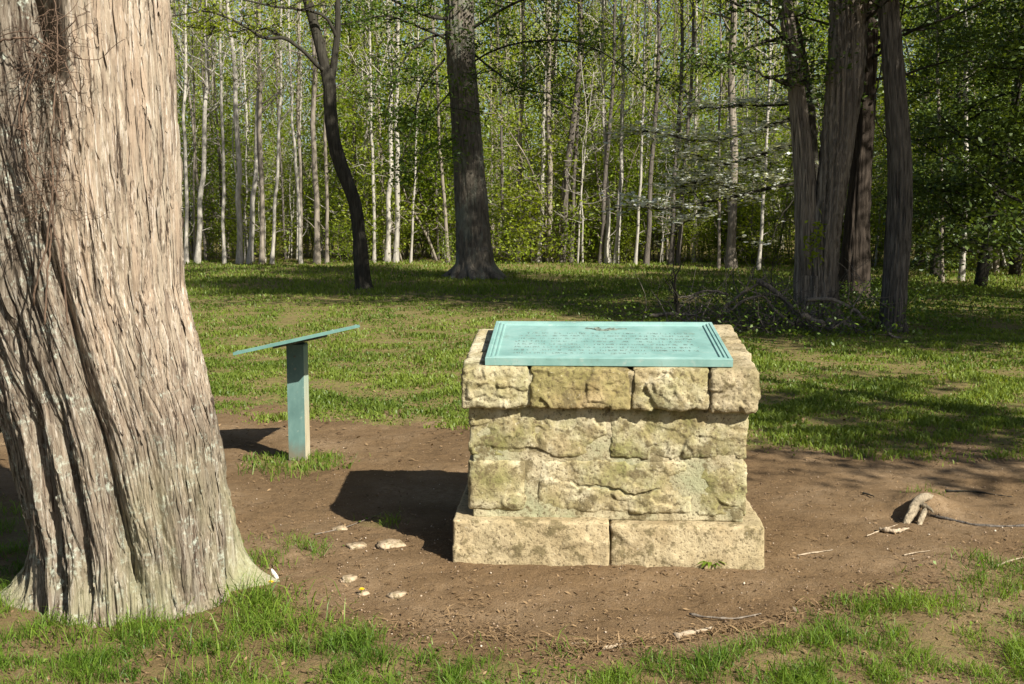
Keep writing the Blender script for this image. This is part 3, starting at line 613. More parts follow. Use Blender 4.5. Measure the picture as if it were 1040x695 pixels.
# ------------------------------------------------------------------ the big near trunk
def big_tree():
    zs = np.concatenate([np.linspace(-.1, 2.75, 520), np.linspace(2.8, 9, 60)])
    nf, nb = 620, 160
    ph = np.concatenate([np.linspace(-1.75, 1.75, nf, endpoint=False), np.linspace(1.75, 2 * math.pi - 1.75, nb, endpoint=False)])
    Yc = 4.55
    cx = np.interp(zs, [-.1, .26, .72, 1.31, 1.9, 2.5, 4, 9], [-1.625, -1.628, -1.70, -1.86, -1.953, -2.02, -2.15, -2.45])
    R = np.interp(zs, [-.1, .26, .72, 1.31, 1.9, 2.5, 4, 9], [.40, .395, .408, .443, .53, .58, .48, .26])
    Z, PH = np.meshgrid(zs, ph, indexing='ij'); CX_, RR = cx[:, None] + 0 * PH, R[:, None] + 0 * PH
    r = RR.copy()
    # root flare with separate feet
    fl = np.exp(-np.clip(Z + .02, 0, 9) / .10)
    lob = .25 + .75 * np.abs(np.cos(PH * 2.9 + .5 + .6 * perlin(np.stack([np.cos(PH), np.sin(PH), 0 * Z], -1))))
    r += fl * .09 * (lob - .3) + fl * .19 * np.exp(-((PH - 1.72) / .15) ** 2) + fl * .15 * np.exp(-((PH + 1.35) / .3) ** 2) - .0
    # folds: valley curves given as photo pixels running down the trunk
    def valley(pts, depth, width):
        q = np.array([at(a, b, Yc - .40) for a, b in pts]); q = q[np.argsort(q[:, 2])]
        vx = np.interp(Z, q[:, 2], q[:, 0]); s = np.clip((vx - CX_) / RR, -.995, .995); v = np.arcsin(s)
        e = smooth(q[0, 2] - .12, q[0, 2] + .05, Z) * smooth(q[-1, 2] + .25, q[-1, 2] - .1, Z)
        d = (PH - v + .02 * perlin(np.stack([Z * 5, 0 * Z + depth * 90, 0 * Z], -1))) * RR
        return -depth * e * np.exp(-np.abs(d / width) ** 1.3) + .35 * depth * e * np.exp(-((np.abs(d) - width * 2.4) / (width * 1.5)) ** 2)
    for pts, dp, w in [([(62, 60), (60, 130), (45, 230), (71, 320), (88, 396), (102, 443), (116, 510), (135, 595)], .075, .024),
                       ([(128, 340), (138, 400), (145, 443), (157, 520), (173, 614)], .060, .020), ([(40, 450), (52, 510), (66, 614)], .070, .020),
                       ([(66, 440), (81, 505), (93, 605)], .055, .018), ([(205, 480), (215, 540), (226, 600)], .022, .016), ([(20, 330), (28, 420), (48, 480)], .03, .02),
                       ([(108, 60), (112, 180), (122, 300)], .012, .016), ([(150, 20), (158, 160), (170, 300), (185, 420)], .010, .014), ([(5, 100), (20, 220), (38, 330)], .02, .03)]:
        r += valley(pts, dp, w)
    # the two stems part above
    g = at(58, 40, Yc - .42); vphi = math.asin(max(-.99, min(.99, (g[0] - np.interp(2.35, zs, cx)) / np.interp(2.35, zs, R))))
    r -= .56 * smooth(2.05, 2.30, Z) * np.exp(-(np.abs((PH - vphi) * RR / (.022 + .028 * smooth(2.1, 2.6, Z))) ** 4))
    # fibrous strips of bark
    a = PH + .05 * Z
    S = np.stack([np.sin(a) * .5, np.cos(a) * .5, Z], -1)
    wob = .04 * perlin(S * np.array([3, 3, 1.5]))[..., None]
    f1 = perlin((S + wob) * np.array([26, 26, .6])); f2 = perlin((S + wob) * np.array([62, 62, 1.9]) + 3); f3 = perlin(S * np.array([8, 8, .9]) + 7); f4 = perlin(S * np.array([120, 120, 4.]) + 1)
    shred = smooth(.05, .12, f1)
    g1 = np.abs(perlin((S + wob) * np.array([15, 15, .6]) + 11)); g2 = np.abs(perlin((S + wob) * np.array([34, 34, 1.3]) + 23))
    r -= .007 * smooth(.11, .0, g1) * smooth(-.15, .25, perlin(S * np.array([3, 3, 2.]) + 31)) + .0055 * smooth(.14, .0, g2)
    h1 = perlin((S + wob) * np.array([20, 20, 1.1]) + 41); h2 = perlin((S + wob) * np.array([44, 44, 2.4]) + 53); h3 = perlin((S + wob) * np.array([80, 80, 5.]) + 61)
    r += .008 * smooth(.0, .05, h1) + .006 * smooth(.1, .14, h2) + .004 * smooth(.05, .12, h3) - .008 * smooth(.30, .36, h2)
    r += .004 * (1 - 2 * np.abs(f3)) + .006 * shred + .004 * f1 + .005 * f2 + .003 * f4 + .012 * perlin(S * np.array([2.5, 2.5, .9]))
    v = np.stack([CX_ + r * np.sin(PH), Yc - r * np.cos(PH) * .97, Z], -1)
    n1, n2 = len(zs), len(ph); i = np.arange(n1 - 1)[:, None] * n2; j = np.arange(n2)[None]; j2 = (j + 1) % n2
    q = np.stack([i + j, i + j2, i + n2 + j2, i + n2 + j], -1).reshape(-1, 4)
    px, py = proj(v[..., 0], v[..., 1], Z)
    # tint: 0 = grey lichened stem, 1 = bare pinkish stem
    pxl = np.interp(py, [0, 60, 130, 230, 320, 400, 520, 600], [66, 66, 62, 50, 75, 92, 120, 138])
    tint = np.clip(.5 + (px - pxl) / 50, 0, 1) * smooth(470, 330, py) + .30 * smooth(330, 470, py)
    mb = MB(); mb.add(v.reshape(-1, 3), q, None, np.clip(tint, 0, 1).ravel())
    t = G('shaggy cedar bark'); o = t.obj(); a_ = t.attr('tint')
    st = t.mapv(o, (1, 1, .04)); n1_ = t.noise(st, 40, 8, .75, .5); n2_ = t.noise(t.mapv(o, (1, 1, .035), (3, 3, 3)), 55, 6, .75, .3); n3_ = t.noise(o, 13, 6, .75); n4_ = t.noise(t.mapv(o, (1, 1, .5)), 2.5, 4, .6); n5_ = t.noise(o, 46, 4, .7)
    n6_ = t.noise(t.mapv(o, (1, 1, .07), (7, 1, 2)), 18, 6, .7, .6); n7_ = t.noise(t.mapv(o, (1, 1, .028), (2, 9, 4)), 80, 5, .7)
    pink = t.ramp(n1_, [(.36, (.10, .070, .052)), (.44, (.225, .176, .130)), (.52, (.315, .262, .196)), (.64, (.42, .368, .29))])
    pink = t.mix(t.ramp(n6_, [(.48, 0.), (.56, .8)]), pink, (.35, .268, .195)); pink = t.mix(t.ramp(n7_, [(.56, 0.), (.60, .8)]), pink, (.56, .50, .43))
    grey = t.ramp(n1_, [(.37, (.05, .039, .029)), (.46, (.118, .096, .072)), (.58, (.19, .163, .126)), (.70, (.28, .252, .205))])
    grey = t.mix(t.ramp(n7_, [(.57, 0.), (.61, .6)]), grey, (.40, .36, .30))
    col = t.mix(a_, grey, pink)
    col = t.mix(t.ramp(n4_, [(.45, 0.), (.75, .5)]), col, (.30, .235, .18))
    col = t.mix(t.ramp(n2_, [(.415, .95), (.45, 0.)]), col, (.055, .038, .028))
    lich = t.math('MULTIPLY', t.ramp(n3_, [(.52, 0.), (.60, 1.)]), t.ramp(n5_, [(.45, 0.), (.60, 1.)]))
    lich = t.math('MULTIPLY', lich, t.ramp(a_, [(0., .95), (.45, .5), (1., .05)]))
    col = t.mix(lich, col, (.46, .50, .42))
    sz = t.n('ShaderNodeSeparateXYZ'); t.t.links.new(o, sz.inputs[0])
    low = t.math('MULTIPLY', t.ramp(sz.outputs[2], [(.05, .7), (.75, 0.)]), t.ramp(n4_, [(.42, 0.), (.62, 1.)]))
    col = t.mix(low, col, (.30, .31, .17))
    h = t.math('ADD', t.math('MULTIPLY', n1_, .6), t.math('MULTIPLY', n2_, .4))
    mt = t.surf(col, .92, t.bump(h, 1.0, .02), .12)
    ls_ = MB(); rl = np.random.RandomState(88); er = np.stack([np.sin(ph), -np.cos(ph), 0 * ph], -1)
    for k in range(620):
        j0 = rl.randint(40, nf - 40); L_ = int(rl.uniform(14, 95)); i0 = rl.randint(6, 515 - L_); w_ = rl.uniform(.9, 3.6); m_ = 12; ii = np.linspace(i0, i0 + L_, m_).astype(int); u = np.linspace(0, 1, m_)
        drift = np.cumsum(rl.normal(size=m_) * .35); prof = w_ * (np.minimum(1, np.minimum(u, 1 - u) * 5 + .12)) * (1 + .25 * rl.normal(size=m_))
        up_ = rl.uniform() < .4; lift_ = .003 + rl.uniform(.002, .016) * ((u if up_ else 1 - u) ** 2.5)
        rows_ = []
        for c_ in (-1, 0, 1):
            jj = np.clip(np.round(j0 + drift + c_ * prof).astype(int), 0, nf - 1); base_ = v[ii, jj]; rows_.append(base_ + er[jj] * (lift_ + (.002 if c_ == 0 else 0))[:, None])
        vv_ = np.stack(rows_, 1).reshape(-1, 3); q_ = [[a_ * 3 + b_, a_ * 3 + b_ + 1, a_ * 3 + b_ + 4, a_ * 3 + b_ + 3] for a_ in range(m_ - 1) for b_ in (0, 1)]
        ls_.add(vv_, q_, None, np.clip(tint[i0, j0] + rl.uniform(-.35, .25), 0, 1))
    root = thing('cedar_tree', 'massive old cedar with shaggy pinkish grey fluted trunk filling the left edge', 'tree')
    link('trunk', mb, mt, root)
    link('loose_bark', ls_, mt, root)['kind'] = 'stuff'
    w, l = MB(), MB(); rg = np.random.RandomState(5)
    P = np.stack([np.interp(np.linspace(4.5, 9, 12), zs, cx), np.full(12, Yc), np.linspace(4.5, 9, 12)], -1)
    boughs(w, l, rg, P, np.linspace(.3, .2, 12), .0, 1, 16, 3.0, .5, 220, .09, .3)
    link('limb', w, M['bark_cedar'], root); link('crown', l, M['leaf_ever'], root)
    return root
big_tree()
# dead vine tangle on the big trunk
vm = MB(); rv = np.random.RandomState(12)
for k in range(85):
    p0 = at(rv.normal(50, 15), rv.uniform(15, 230) if k % 3 else rv.uniform(15, 90), 3.98 + rv.uniform(-.06, .02)); n = 9
    d = np.array([rv.normal() * .6, rv.normal() * .15 - .05, -1.0 if rv.uniform() < .6 else .7]); p = grow(rv, p0, d, rv.uniform(.06, .26), n, 1.5, 0)
    p[:, 1] = np.clip(p[:, 1], 3.85, 4.03); tube(vm, spline(p, 16), np.linspace(.0017, .0008, 16) * rv.uniform(.6, 1.3), 4)
    for m in range(2):
        j_ = rv.randint(2, 8); T = grow(rv, p[j_], p[j_] - p[j_ - 1] + rv.normal(size=3) * .05, rv.uniform(.05, .14), 5, .8); tube(vm, T, np.linspace(.0013, .0006, 5), 3)
for pts in ([(70, 330), (60, 250), (32, 180), (22, 120), (40, 60), (80, 25)], [(45, 330), (52, 240), (60, 160), (58, 90), (30, 40), (-10, 50)], [(34, 310), (48, 230), (55, 120), (66, 40), (58, -20)], [(0, 42), (30, 36), (60, 60), (76, 90), (80, 70)], [(40, 200), (28, 170), (24, 110), (50, 50), (78, 66)], [(62, 205), (45, 185), (34, 168), (22, 120)]):
    P = np.array([at(a, b, 3.95 + .02 * math.sin(a)) for a, b in pts]); Q = spline(P, 60); Q += np.cumsum(rv.normal(size=Q.shape) * .0022, 0); tube(vm, Q, np.linspace(.0042, .002, 60), 6)
tag(link('vine', vm, M['vine']), 'tangle of dry leafless vine clinging to the big cedar trunk', 'vine')

# ------------------------------------------------------------------ trees in the clearing
def clear_tree(name, label, cat='tree', group=None): return thing(name, label, cat, group=group)
def limb_path(pts, Y, Ys=None): return np.array([at(a, b, Y if Ys is None else Ys[i]) for i, (a, b) in enumerate(pts)])
def mpp(Y): return Y / F                                   # metres per photo pixel at distance Y

YO = gr(483, 283)[1]
oak = clear_tree('oak_tree', 'stout grey oak with flared base standing alone in the middle of the clearing')
rg = np.random.RandomState(31); tm, lf = MB(), MB()
pts = [(483, 286), (482, 270), (480, 230), (476, 170), (471, 100), (467, 40), (466, 0), (464, -80), (470, -200), (480, -330)]
P, R = spline(limb_path(pts, YO), 180, np.array([25, 18, 15.5, 14.2, 13.6, 13.6, 13.4, 12, 9, 5]) * mpp(YO))
tube(tm, P, R, 90, bark_disp(3, .10, 34, 1.4))
for k, az in enumerate(np.linspace(0, 6.28, 7, endpoint=False)):
    c0 = P[4] + np.array([math.cos(az), math.sin(az), 0]) * .25; e = P[0] + np.array([math.cos(az + .2), math.sin(az + .2), 0]) * rg.uniform(.75, .95); e[2] = -.05
    tube(tm, spline([c0 + [0, 0, .5], c0 + [math.cos(az) * .12, math.sin(az) * .12, .12], e], 10), np.linspace(.22, .07, 10), 10)
link('trunk', tm, M['bark_oak'], oak)
wd = MB()
def px_limb(wood, pts, Y, r0, r1, Yend=None, n=24, sides=8):
    Ys = np.linspace(Y, Y if Yend is None else Yend, len(pts)); P = spline(limb_path(pts, Y, Ys), n); P = P + np.cumsum(rg.normal(size=P.shape) * .008, 0); tube(wood, P, np.linspace(r0, r1, n), sides); return P, np.linspace(r0, r1, n)
for pts, r0, ye in [([(458, 20), (440, 18), (415, 8), (390, -6), (350, -20)], .05, YO - 2.5), ([(455, 35), (435, 38), (410, 60), (395, 95), (388, 125)], .03, YO - 2), ([(457, 42), (430, 30), (395, 18), (360, 22), (330, 30)], .035, YO - 3), ([(478, 66), (500, 52), (520, 45), (560, 40), (610, 52), (650, 80)], .026, YO - 3), ([(478, 30), (510, 10), (550, -6), (600, -20)], .045, YO - 1), ([(480, 55), (505, 75), (530, 92), (560, 96)], .03, YO - 1.5), ([(452, 60), (430, 90), (420, 130), (410, 165)], .03, YO - 2.5), ([(460, 90), (436, 120), (428, 160), (420, 190)], .02, YO - 2)]:
    pp, rr = px_limb(wd, pts, YO, r0, .012, ye)
    boughs(wd, lf, rg, pp, rr, .2, 1, 10, 1.6, .1, 120, .10, .26, 3, 4, lift=-.05)
boughs(wd, lf, rg, P, R, .52, .98, 34, 5.0, .35, 180, .14, .45, 5)
link('limb', wd, M['bark_dark'], oak); link('crown', lf, M['leaf_oak'], oak)

YK = gr(369, 294)[1]
ck = clear_tree('crooked_tree', 'slim dark tree with kinked forked trunk in front of the pale woods')
tm, lf, wd = MB(), MB(), MB()
pts = [(370, 296), (369, 288), (365, 240), (360, 205), (350, 178), (341, 150), (336, 115), (335, 88), (336, 70)]
P, R = spline(limb_path(pts, YK), 130, np.array([10, 7.6, 6.2, 5.8, 6.3, 6.2, 5.8, 5.8, 3.5]) * mpp(YK)); tube(tm, P, R, 44, bark_disp(9, .13, 18, 1.6))
for pts, rr in [([(337, 118), (333, 84), (327, 55), (319, 25), (312, 0), (300, -60), (290, -160)], [4, 5.2, 5, 4.7, 4.4, 3.4, 1.5]), ([(336, 112), (337, 82), (340, 58), (343, 30), (343, 0), (348, -60), (360, -150)], [3, 3.6, 3.2, 2.9, 2.7, 2.2, 1])]:
    P2, R2 = spline(limb_path(pts, YK), 40, np.array(rr) * mpp(YK)); tube(tm, P2, R2, 20, bark_disp(12, .09, 14, 2)); boughs(wd, lf, rg, P2, R2, .45, 1, 12, 2.4, .4, 90, .11, .3)
link('trunk', tm, M['bark_dark'], ck)
for pts, r0, ye in [([(331, 74), (322, 66), (308, 51), (286, 37), (266, 38), (252, 29), (215, 13), (170, 16)], .05, YK - 1.5), ([(286, 37), (262, 30), (252, 42), (249, 52)], .025, YK), ([(342, 40), (328, 18), (300, 10), (270, 6), (230, -4)], .04, YK - 1), ([(252, 29), (240, 32), (224, 30), (205, 36)], .02, YK - 1.2), ([(228, 18), (210, 28), (190, 26)], .015, YK - 1.2)]:
    pp, rr = px_limb(wd, pts, YK, r0, .012, ye); boughs(wd, lf, rg, pp, rr, .4, 1, 7, 1.1, .3, 34, .09, .22, 3, 4)
link('limb', wd, M['bark_dark'], ck); link('crown', lf, M['leaf_spring'], ck)

YC = gr(828, 332)[1]
tw = clear_tree('twin_cedar', 'twisted two stemmed cedar with stringy grey bark rising from the brush heap')
tm, lf, wd = MB(), MB(), MB()
P, R = spline(limb_path([(820, 334), (819, 315), (819, 260), (817, 180), (811, 110), (804, 50), (797, 0), (784, -160), (772, -420)], YC), 200, np.array([16, 11.5, 9.5, 8.5, 7, 6, 5.5, 4.5, 2.5]) * mpp(YC)); tube(tm, P, R, 72, bark_disp(21, .28, 24, .6, .15)); Pa, Ra = P, R
P, R = spline(limb_path([(835, 334), (835, 300), (838, 250), (845, 190), (853, 130), (859, 70), (862, 0), (868, -180), (876, -520)], YC - .08), 220, np.array([17, 12.5, 11, 11.5, 13.2, 14, 14, 10, 5]) * mpp(YC)); tube(tm, P, R, 96, bark_disp(22, .32, 30, .6, .35))
for k in range(8):
    az = -2.6 + k * .62; b0 = at(829, 332, YC); e0 = b0 + np.array([math.cos(az) * .62, math.sin(az) * .5, 0]); e0[2] = -.06; c0 = b0 + np.array([math.cos(az) * .2, math.sin(az) * .18, 0]); tube(tm, spline([c0 + [0, 0, .75], c0 + [math.cos(az) * .07, math.sin(az) * .07, .22], e0], 14), np.linspace(.07, .06, 14), 12, bark_disp(k, .25, 9, 2))
for j_, az, l_ in ((60, -1.2, .35), (90, .2, .5), (120, -.6, .28), (140, .4, .6)):
    T_ = grow(rg, P[j_], [math.cos(az), math.sin(az), .25], l_, 6, .4); tube(tm, T_, np.linspace(.045, .012, 6), 7, bark_disp(j_, .2, 6, 5))
link('trunk', tm, M['bark_cedar'], tw)
for q, w in ((Pa, Ra), (P, R)): boughs(wd, lf, rg, q, w, .50, 1, 36, 4.6, .30, 330, .14, .40, 5, fall=.3)
for pts in ([(806, 60), (790, 30), (760, 10), (720, -10)], [(800, 40), (770, 46), (740, 62), (712, 80)], [(806, 90), (780, 80), (752, 66)], [(870, 30), (884, 18), (900, 6), (930, -10)]):
    pp, rr = px_limb(wd, pts, YC, .028, .008, YC - .8); boughs(wd, lf, rg, pp, rr, .3, 1, 7, 1.0, .2, 90, .075, .2, 3, 4)
link('limb', wd, M['bark_dark'], tw); link('crown', lf, M['leaf_ever'], tw)

YR = gr(907, 335)[1]
rt_ = clear_tree('ridged_tree', 'straight dark ridged trunk just right of the twisted cedar')
tm, lf, wd = MB(), MB(), MB()
P, R = spline(limb_path([(906, 338), (906, 325), (911, 260), (914, 200), (913, 147), (908, 80), (902, 0), (897, -160), (900, -540)], YR), 220, np.array([15, 11.5, 10.5, 10.2, 9.7, 9.2, 8.8, 7.5, 4]) * mpp(YR)); tube(tm, P, R, 90, bark_disp(33, .20, 34, 1.1))
link('trunk', tm, M['bark_brown'], rt_); boughs(wd, lf, rg, P, R, .48, 1, 36, 4.4, .35, 300, .14, .4, 5, fall=.3)
px_limb(wd, [(898, 60), (888, 120), (904, 150), (900, 170)], YR - .2, .012, .006)
link('limb', wd, M['bark_dark'], rt_); link('crown', lf, M['leaf_oak'], rt_)

YB = gr(868, 308)[1]
bt = clear_tree('reddish_cedar', 'reddish brown trunk half hidden behind the twisted cedar')
tm, lf, wd = MB(), MB(), MB()
P, R = spline(limb_path([(868, 312), (868, 290), (870, 240), (874, 180), (880, 100), (884, 0), (890, -130), (895, -240)], YB), 120, np.array([20, 14, 11, 9, 8, 7, 6, 4]) * mpp(YB)); tube(tm, P, R, 64, bark_disp(41, .24, 14, .8, .2))
link('trunk', tm, M['bark_red'], bt); boughs(wd, lf, rg, P, R, .35, 1, 30, 3.0, .1, 170, .10, .3, 4)
link('limb', wd, M['bark_dark'], bt); link('crown', lf, M['leaf_ever'], bt)

# flowering dogwood
YD = 20.0
dg = clear_tree('dogwood', 'dogwood with flat tiers of white blossom reaching left from behind the twisted cedar')
tm, lf, wd, bl = MB(), MB(), MB(), MB()
P, R = spline(limb_path([(832, 300), (830, 250), (826, 180), (822, 110), (812, 40), (800, -10)], YD), 40, np.array([7, 6, 5.5, 5, 3.5, 1.5]) * mpp(YD)); tube(tm, P, R, 16, bark_disp(51, .08)); link('trunk', tm, M['bark_dark'], dg)
for pts, r0, w in [([(826, 182), (812, 187), (761, 200), (715, 210), (677, 216), (645, 213)], .045, 1.), ([(826, 150), (808, 147), (774, 155), (731, 164), (707, 155), (680, 150)], .04, 1.), ([(824, 112), (810, 117), (778, 126), (752, 133), (713, 141), (670, 133), (640, 132)], .04, 1.3), ([(731, 163), (720, 178), (708, 190)], .015, .5), ([(715, 210), (706, 196), (700, 185)], .012, .4), ([(715, 210), (700, 222), (690, 226)], .012, .4), ([(774, 155), (783, 165), (782, 182), (776, 192)], .014, .4), ([(808, 200), (790, 225), (780, 250)], .012, .1), ([(822, 100), (790, 108), (750, 110), (715, 112)], .03, .9), ([(760, 200), (735, 190), (720, 186), (690, 190)], .02, .9)]:
    pp, rr = px_limb(wd, pts, YD, r0, .007, YD - 1.0 if r0 > .02 else YD - .6, 20, 6); rn = np.random.RandomState(int(r0 * 1e4) + len(pts))
    for k in range(int(38 * w)):
        j = rn.randint(4, 20); az = rn.uniform(0, 6.28); tp = grow(rn, pp[j], [math.cos(az) - .3, math.sin(az), rn.uniform(-.05, .25)], rn.uniform(.3, .9), 5, .5, .1); tube(wd, tp, np.linspace(.007, .003, 5), 3, cap=False)
        m_ = rn.randint(12, 26); c = tp[rn.randint(1, 5, m_)] + rn.normal(size=(m_, 3)) * np.array([.10, .10, .03]) + [0, 0, .03]
        for ang in (0, 1.57):
            a = rn.uniform(0, 3.14, m_) * 0 + ang; h = rn.uniform(.036, .054, m_)[:, None]; ax = np.stack([np.cos(a), np.sin(a), 0 * a], -1); bx = np.stack([-np.sin(a), np.cos(a), rn.normal(size=m_) * .55], -1)
            bl.add(np.stack([c - ax * h, c - bx * h * .45, c + ax * h, c + bx * h * .45], 1).reshape(-1, 3), np.arange(m_ * 4).reshape(-1, 4), None, np.repeat(rn.uniform(.2, 1, m_), 4))
        leaves(lf, tp[rn.randint(1, 5, 4)] + rn.normal(size=(4, 3)) * .08, .08, rn)
link('limb', wd, M['bark_dark'], dg); link('blossom', bl, M['blossom'], dg); link('crown', lf, M['leaf_spring'], dg)

# ------------------------------------------------------------------ the wood behind
def proto(name, cat, trunk, leaf, tmat, lmat):
    r = thing(name, None, cat); ks = [link('trunk', trunk, tmat, r)]
    if leaf is not None and leaf.n: ks.append(link('crown', leaf, lmat, r))
    KIDS[r.name] = ks; return r
PROTO_USED = set()
def place(root, loc, rz, sc, label, group, rxy=(0, 0)):
    if root.name not in PROTO_USED:
        PROTO_USED.add(root.name); r = root; r.location = loc; r.rotation_euler = (0, 0, rz); r.scale = (sc,) * 3; r['label'] = label
        if group: r['group'] = group
    else: r = dup(root, loc, rz, sc, label, group)
    r.rotation_euler = (rxy[0], rxy[1], rz); return r
def tall(seed, r0, H, bend, nb, nl, mat, lmat, start=.3, name='woodland_tree', twigs=True):
    rg = np.random.RandomState(seed); w, l = MB(), MB()
    n = 22; z = np.linspace(-.2, H, n); P = np.stack([bend * np.sin(z / H * rg.uniform(2, 5) + rg.uniform(0, 6)) * (z / H) + .06 * np.cumsum(rg.normal(size=n)), .06 * np.cumsum(rg.normal(size=n)), z], -1); P -= P[0] * [1, 1, 0]
    R = r0 * (1 - .72 * np.clip(z / H, 0, 1)) * (1 + .5 * np.exp(-np.clip(z + .1, 0, 9) / .25)); P2, R2 = spline(P, 60, R); tube(w, P2, R2, 12, bark_disp(seed, .05, 9, 1.))
    boughs(w, l, rg, P2, R2, start, 1, nb, 2.6, .7, nl, .11, .40, 3, 4, lift=.5, fall=.4)
    boughs(w, None, rg, P2, R2, .06, start + .1, 7, 1.1, .5, 0, .1, .2, 2, 4)
    return proto(name, 'tree', w, l, M[mat], M[lmat])
PALE = [tall(101, .15, 19, .35, 31, 41, 'bark_pale', 'leaf_spring', .38), tall(102, .13, 17, .5, 31, 44, 'bark_pale', 'leaf_spring', .35), tall(103, .16, 20, .25, 28, 38, 'bark_pale', 'leaf_bronze', .36), tall(104, .14, 18, .4, 36, 44, 'bark_pale', 'leaf_spring', .30)]
GREY = [tall(111, .15, 19, .3, 28, 46, 'bark_grey', 'leaf_spring', .36), tall(112, .14, 18, .4, 33, 46, 'bark_grey', 'leaf_under', .32), tall(113, .15, 17, .6, 31, 44, 'bark_brown', 'leaf_spring', .30)]
def sapling(seed, H, nb, nl, bl, mat, lmat, ls=.095, name='sapling', start=.12, r0=.035, cat='sapling'):
    rg = np.random.RandomState(seed); w, l = MB(), MB()
    for k in range(rg.randint(1, 3)):
        P = spline(grow(rg, [rg.uniform(-.2, .2), rg.uniform(-.2, .2), -.1], [rg.uniform(-.15, .15), rg.uniform(-.15, .15), 1], H * rg.uniform(.8, 1), 9, .3, .3), 24); R = np.linspace(r0, .008, 24); tube(w, P, R, 6)
        boughs(w, l, rg, P, R, start, 1, nb, bl, .25, nl, ls, .24, 4, 3, flat=.45, fall=.5)
    return proto(name, cat, w, l, M[mat], M[lmat])
SAP = [sapling(201, 6.5, 25, 84, 1.7, 'bark_grey', 'leaf_under'), sapling(202, 5, 22, 84, 1.6, 'bark_grey', 'leaf_under'), sapling(203, 8, 27, 84, 1.9, 'bark_pale', 'leaf_spring'), sapling(204, 4, 20, 76, 1.3, 'bark_brown', 'leaf_under'), sapling(205, 7, 27, 76, 1.8, 'bark_grey', 'leaf_spring'), sapling(206, 9, 30, 86, 2.1, 'bark_grey', 'leaf_under')]
BUSH = [sapling(221, 1.8, 14, 50, .9, 'bark_brown', 'leaf_under', .10, 'bush', .02, .015, 'bush'), sapling(222, 1.3, 12, 40, .8, 'bark_brown', 'leaf_under', .09, 'bush', .02, .012, 'bush'), sapling(223, 2.4, 16, 48, 1.0, 'bark_brown', 'leaf_spring', .10, 'bush', .02, .018, 'bush')]
BARE = [sapling(231, 7, 14, 8, 1.2, 'bark_pale', 'leaf_spring', .10, 'bare_sapling', .2, .035), sapling(232, 6, 14, 6, 1.1, 'bark_pale', 'leaf_bronze', .09, 'bare_sapling', .2, .03)]

# trunks one can tell apart: base px, base py, px at the top of the frame, width in px, kind, label
NOTED = [(200, 268, 203, 9, 'p', 'bright pale trunk rising just right of the big cedar'), (190, 268, 191, 7, 'p', 'pale thin trunk almost touching the edge of the big cedar'),
    (243, 268, 227, 10, 'p', 'white trunk leaning left, brightest between the big cedar and the crooked tree'), (253, 268, 258, 9, 'p', 'white trunk crossing close beside the left leaning white one'),
    (266, 268, 264, 8, 'g', 'grey brown trunk with bent foot right of the crossing white pair'), (276, 268, 283, 6, 'p', 'thin pale stem curving right, second right of the crossing white pair'), (228, 268, 224, 5, 'p', 'wispy pale stem left of the left leaning white trunk'),
    (306, 268, 297, 6, 'p', 'slim pale trunk leaning left of the hazy grey trunk'), (322, 268, 318, 10, 'g', 'broad hazy grey trunk left of the crooked tree'), (332, 268, 330, 6, 'g', 'narrow grey trunk between the hazy grey one and the crooked tree'),
    (380, 267, 378, 5, 'p', 'thin pale trunk just right of the crooked tree'), (393, 267, 390, 9, 'p', 'speckled grey white trunk beside the brightest white one near the oak'), (402, 267, 408, 8, 'p', 'brightest straight white trunk between the crooked tree and the oak'), (417, 267, 424, 4, 'p', 'thread thin pale stem left of the oak'), (455, 267, 440, 6, 'g', 'grey trunk showing against the left side of the oak'),
    (527, 266, 535, 10, 'g', 'thick tan grey trunk first to the right of the oak'), (547, 267, 560, 7, 'p', 'white trunk leaning right beside a bundle of grey trunks'), (558, 267, 560, 9, 'g', 'grey trunk left in the close bundle right of the oak'), (569, 267, 577, 12, 'g', 'thickest grey trunk in the close bundle right of the oak'), (580, 267, 582, 6, 'g', 'thin grey trunk right in the close bundle right of the oak'),
    (609, 268, 612, 7, 'g', 'dark grey trunk left of the pale pair above the plaque'), (617, 268, 619, 8, 'p', 'left trunk of the pale pair above the plaque'), (625, 268, 632, 8, 'p', 'right trunk of the pale pair above the plaque'), (645, 269, 655, 5, 'p', 'thin pale trunk leaning right past the pale pair'), (656, 270, 660, 8, 'g', 'short looking dark trunk right of the pale pair'), (681, 270, 684, 8, 'g', 'left of two grey trunks under the white blossom'), (688, 270, 693, 7, 'g', 'right of two grey trunks under the white blossom'),
    (743, 272, 750, 14, 'g', 'fat greyish flared trunk seen through the blossom tiers'), (770, 274, 780, 6, 'p', 'slim pale leaning trunk just right of the fat flared one'), (730, 272, 736, 5, 'g', 'thin grey stem left of the fat flared trunk'), (976, 286, 972, 9, 'p', 'pale trunk glimpsed among dark evergreen leaves at right'), (957, 287, 950, 6, 'g', 'grey stem in the leafy gap right of the ridged trunk')]
rf = np.random.RandomState(77)
for (bx, by, tx_, wpx, kd, lab) in NOTED:
    p = gr(bx, by); Y = p[1]; top = at(tx_, 0, Y); base_r = wpx * Y / F / 2
    pr = (PALE if kd == 'p' else GREY)[rf.randint(0, 4 if kd == 'p' else 3)]
    ch = KIDS[pr.name]; r0 = {101: 0}.get(0, .145); sc = min(max(.62 * base_r / r0, .22), 2.2)
    # the height is kept nearly natural: thin trees are scaled less in z
    o_ = place(pr, (p[0], Y, 0), 0, sc, lab, 'pale and grey trunks along the wood edge'); o_.scale = (sc, sc, .75 + .25 * sc)
    o_.rotation_euler = (rf.uniform(-.03, .03), math.atan2(top[0] - p[0], top[2]), rf.uniform(0, .4))
taken = [(a, 0) for (a, *_r) in NOTED]
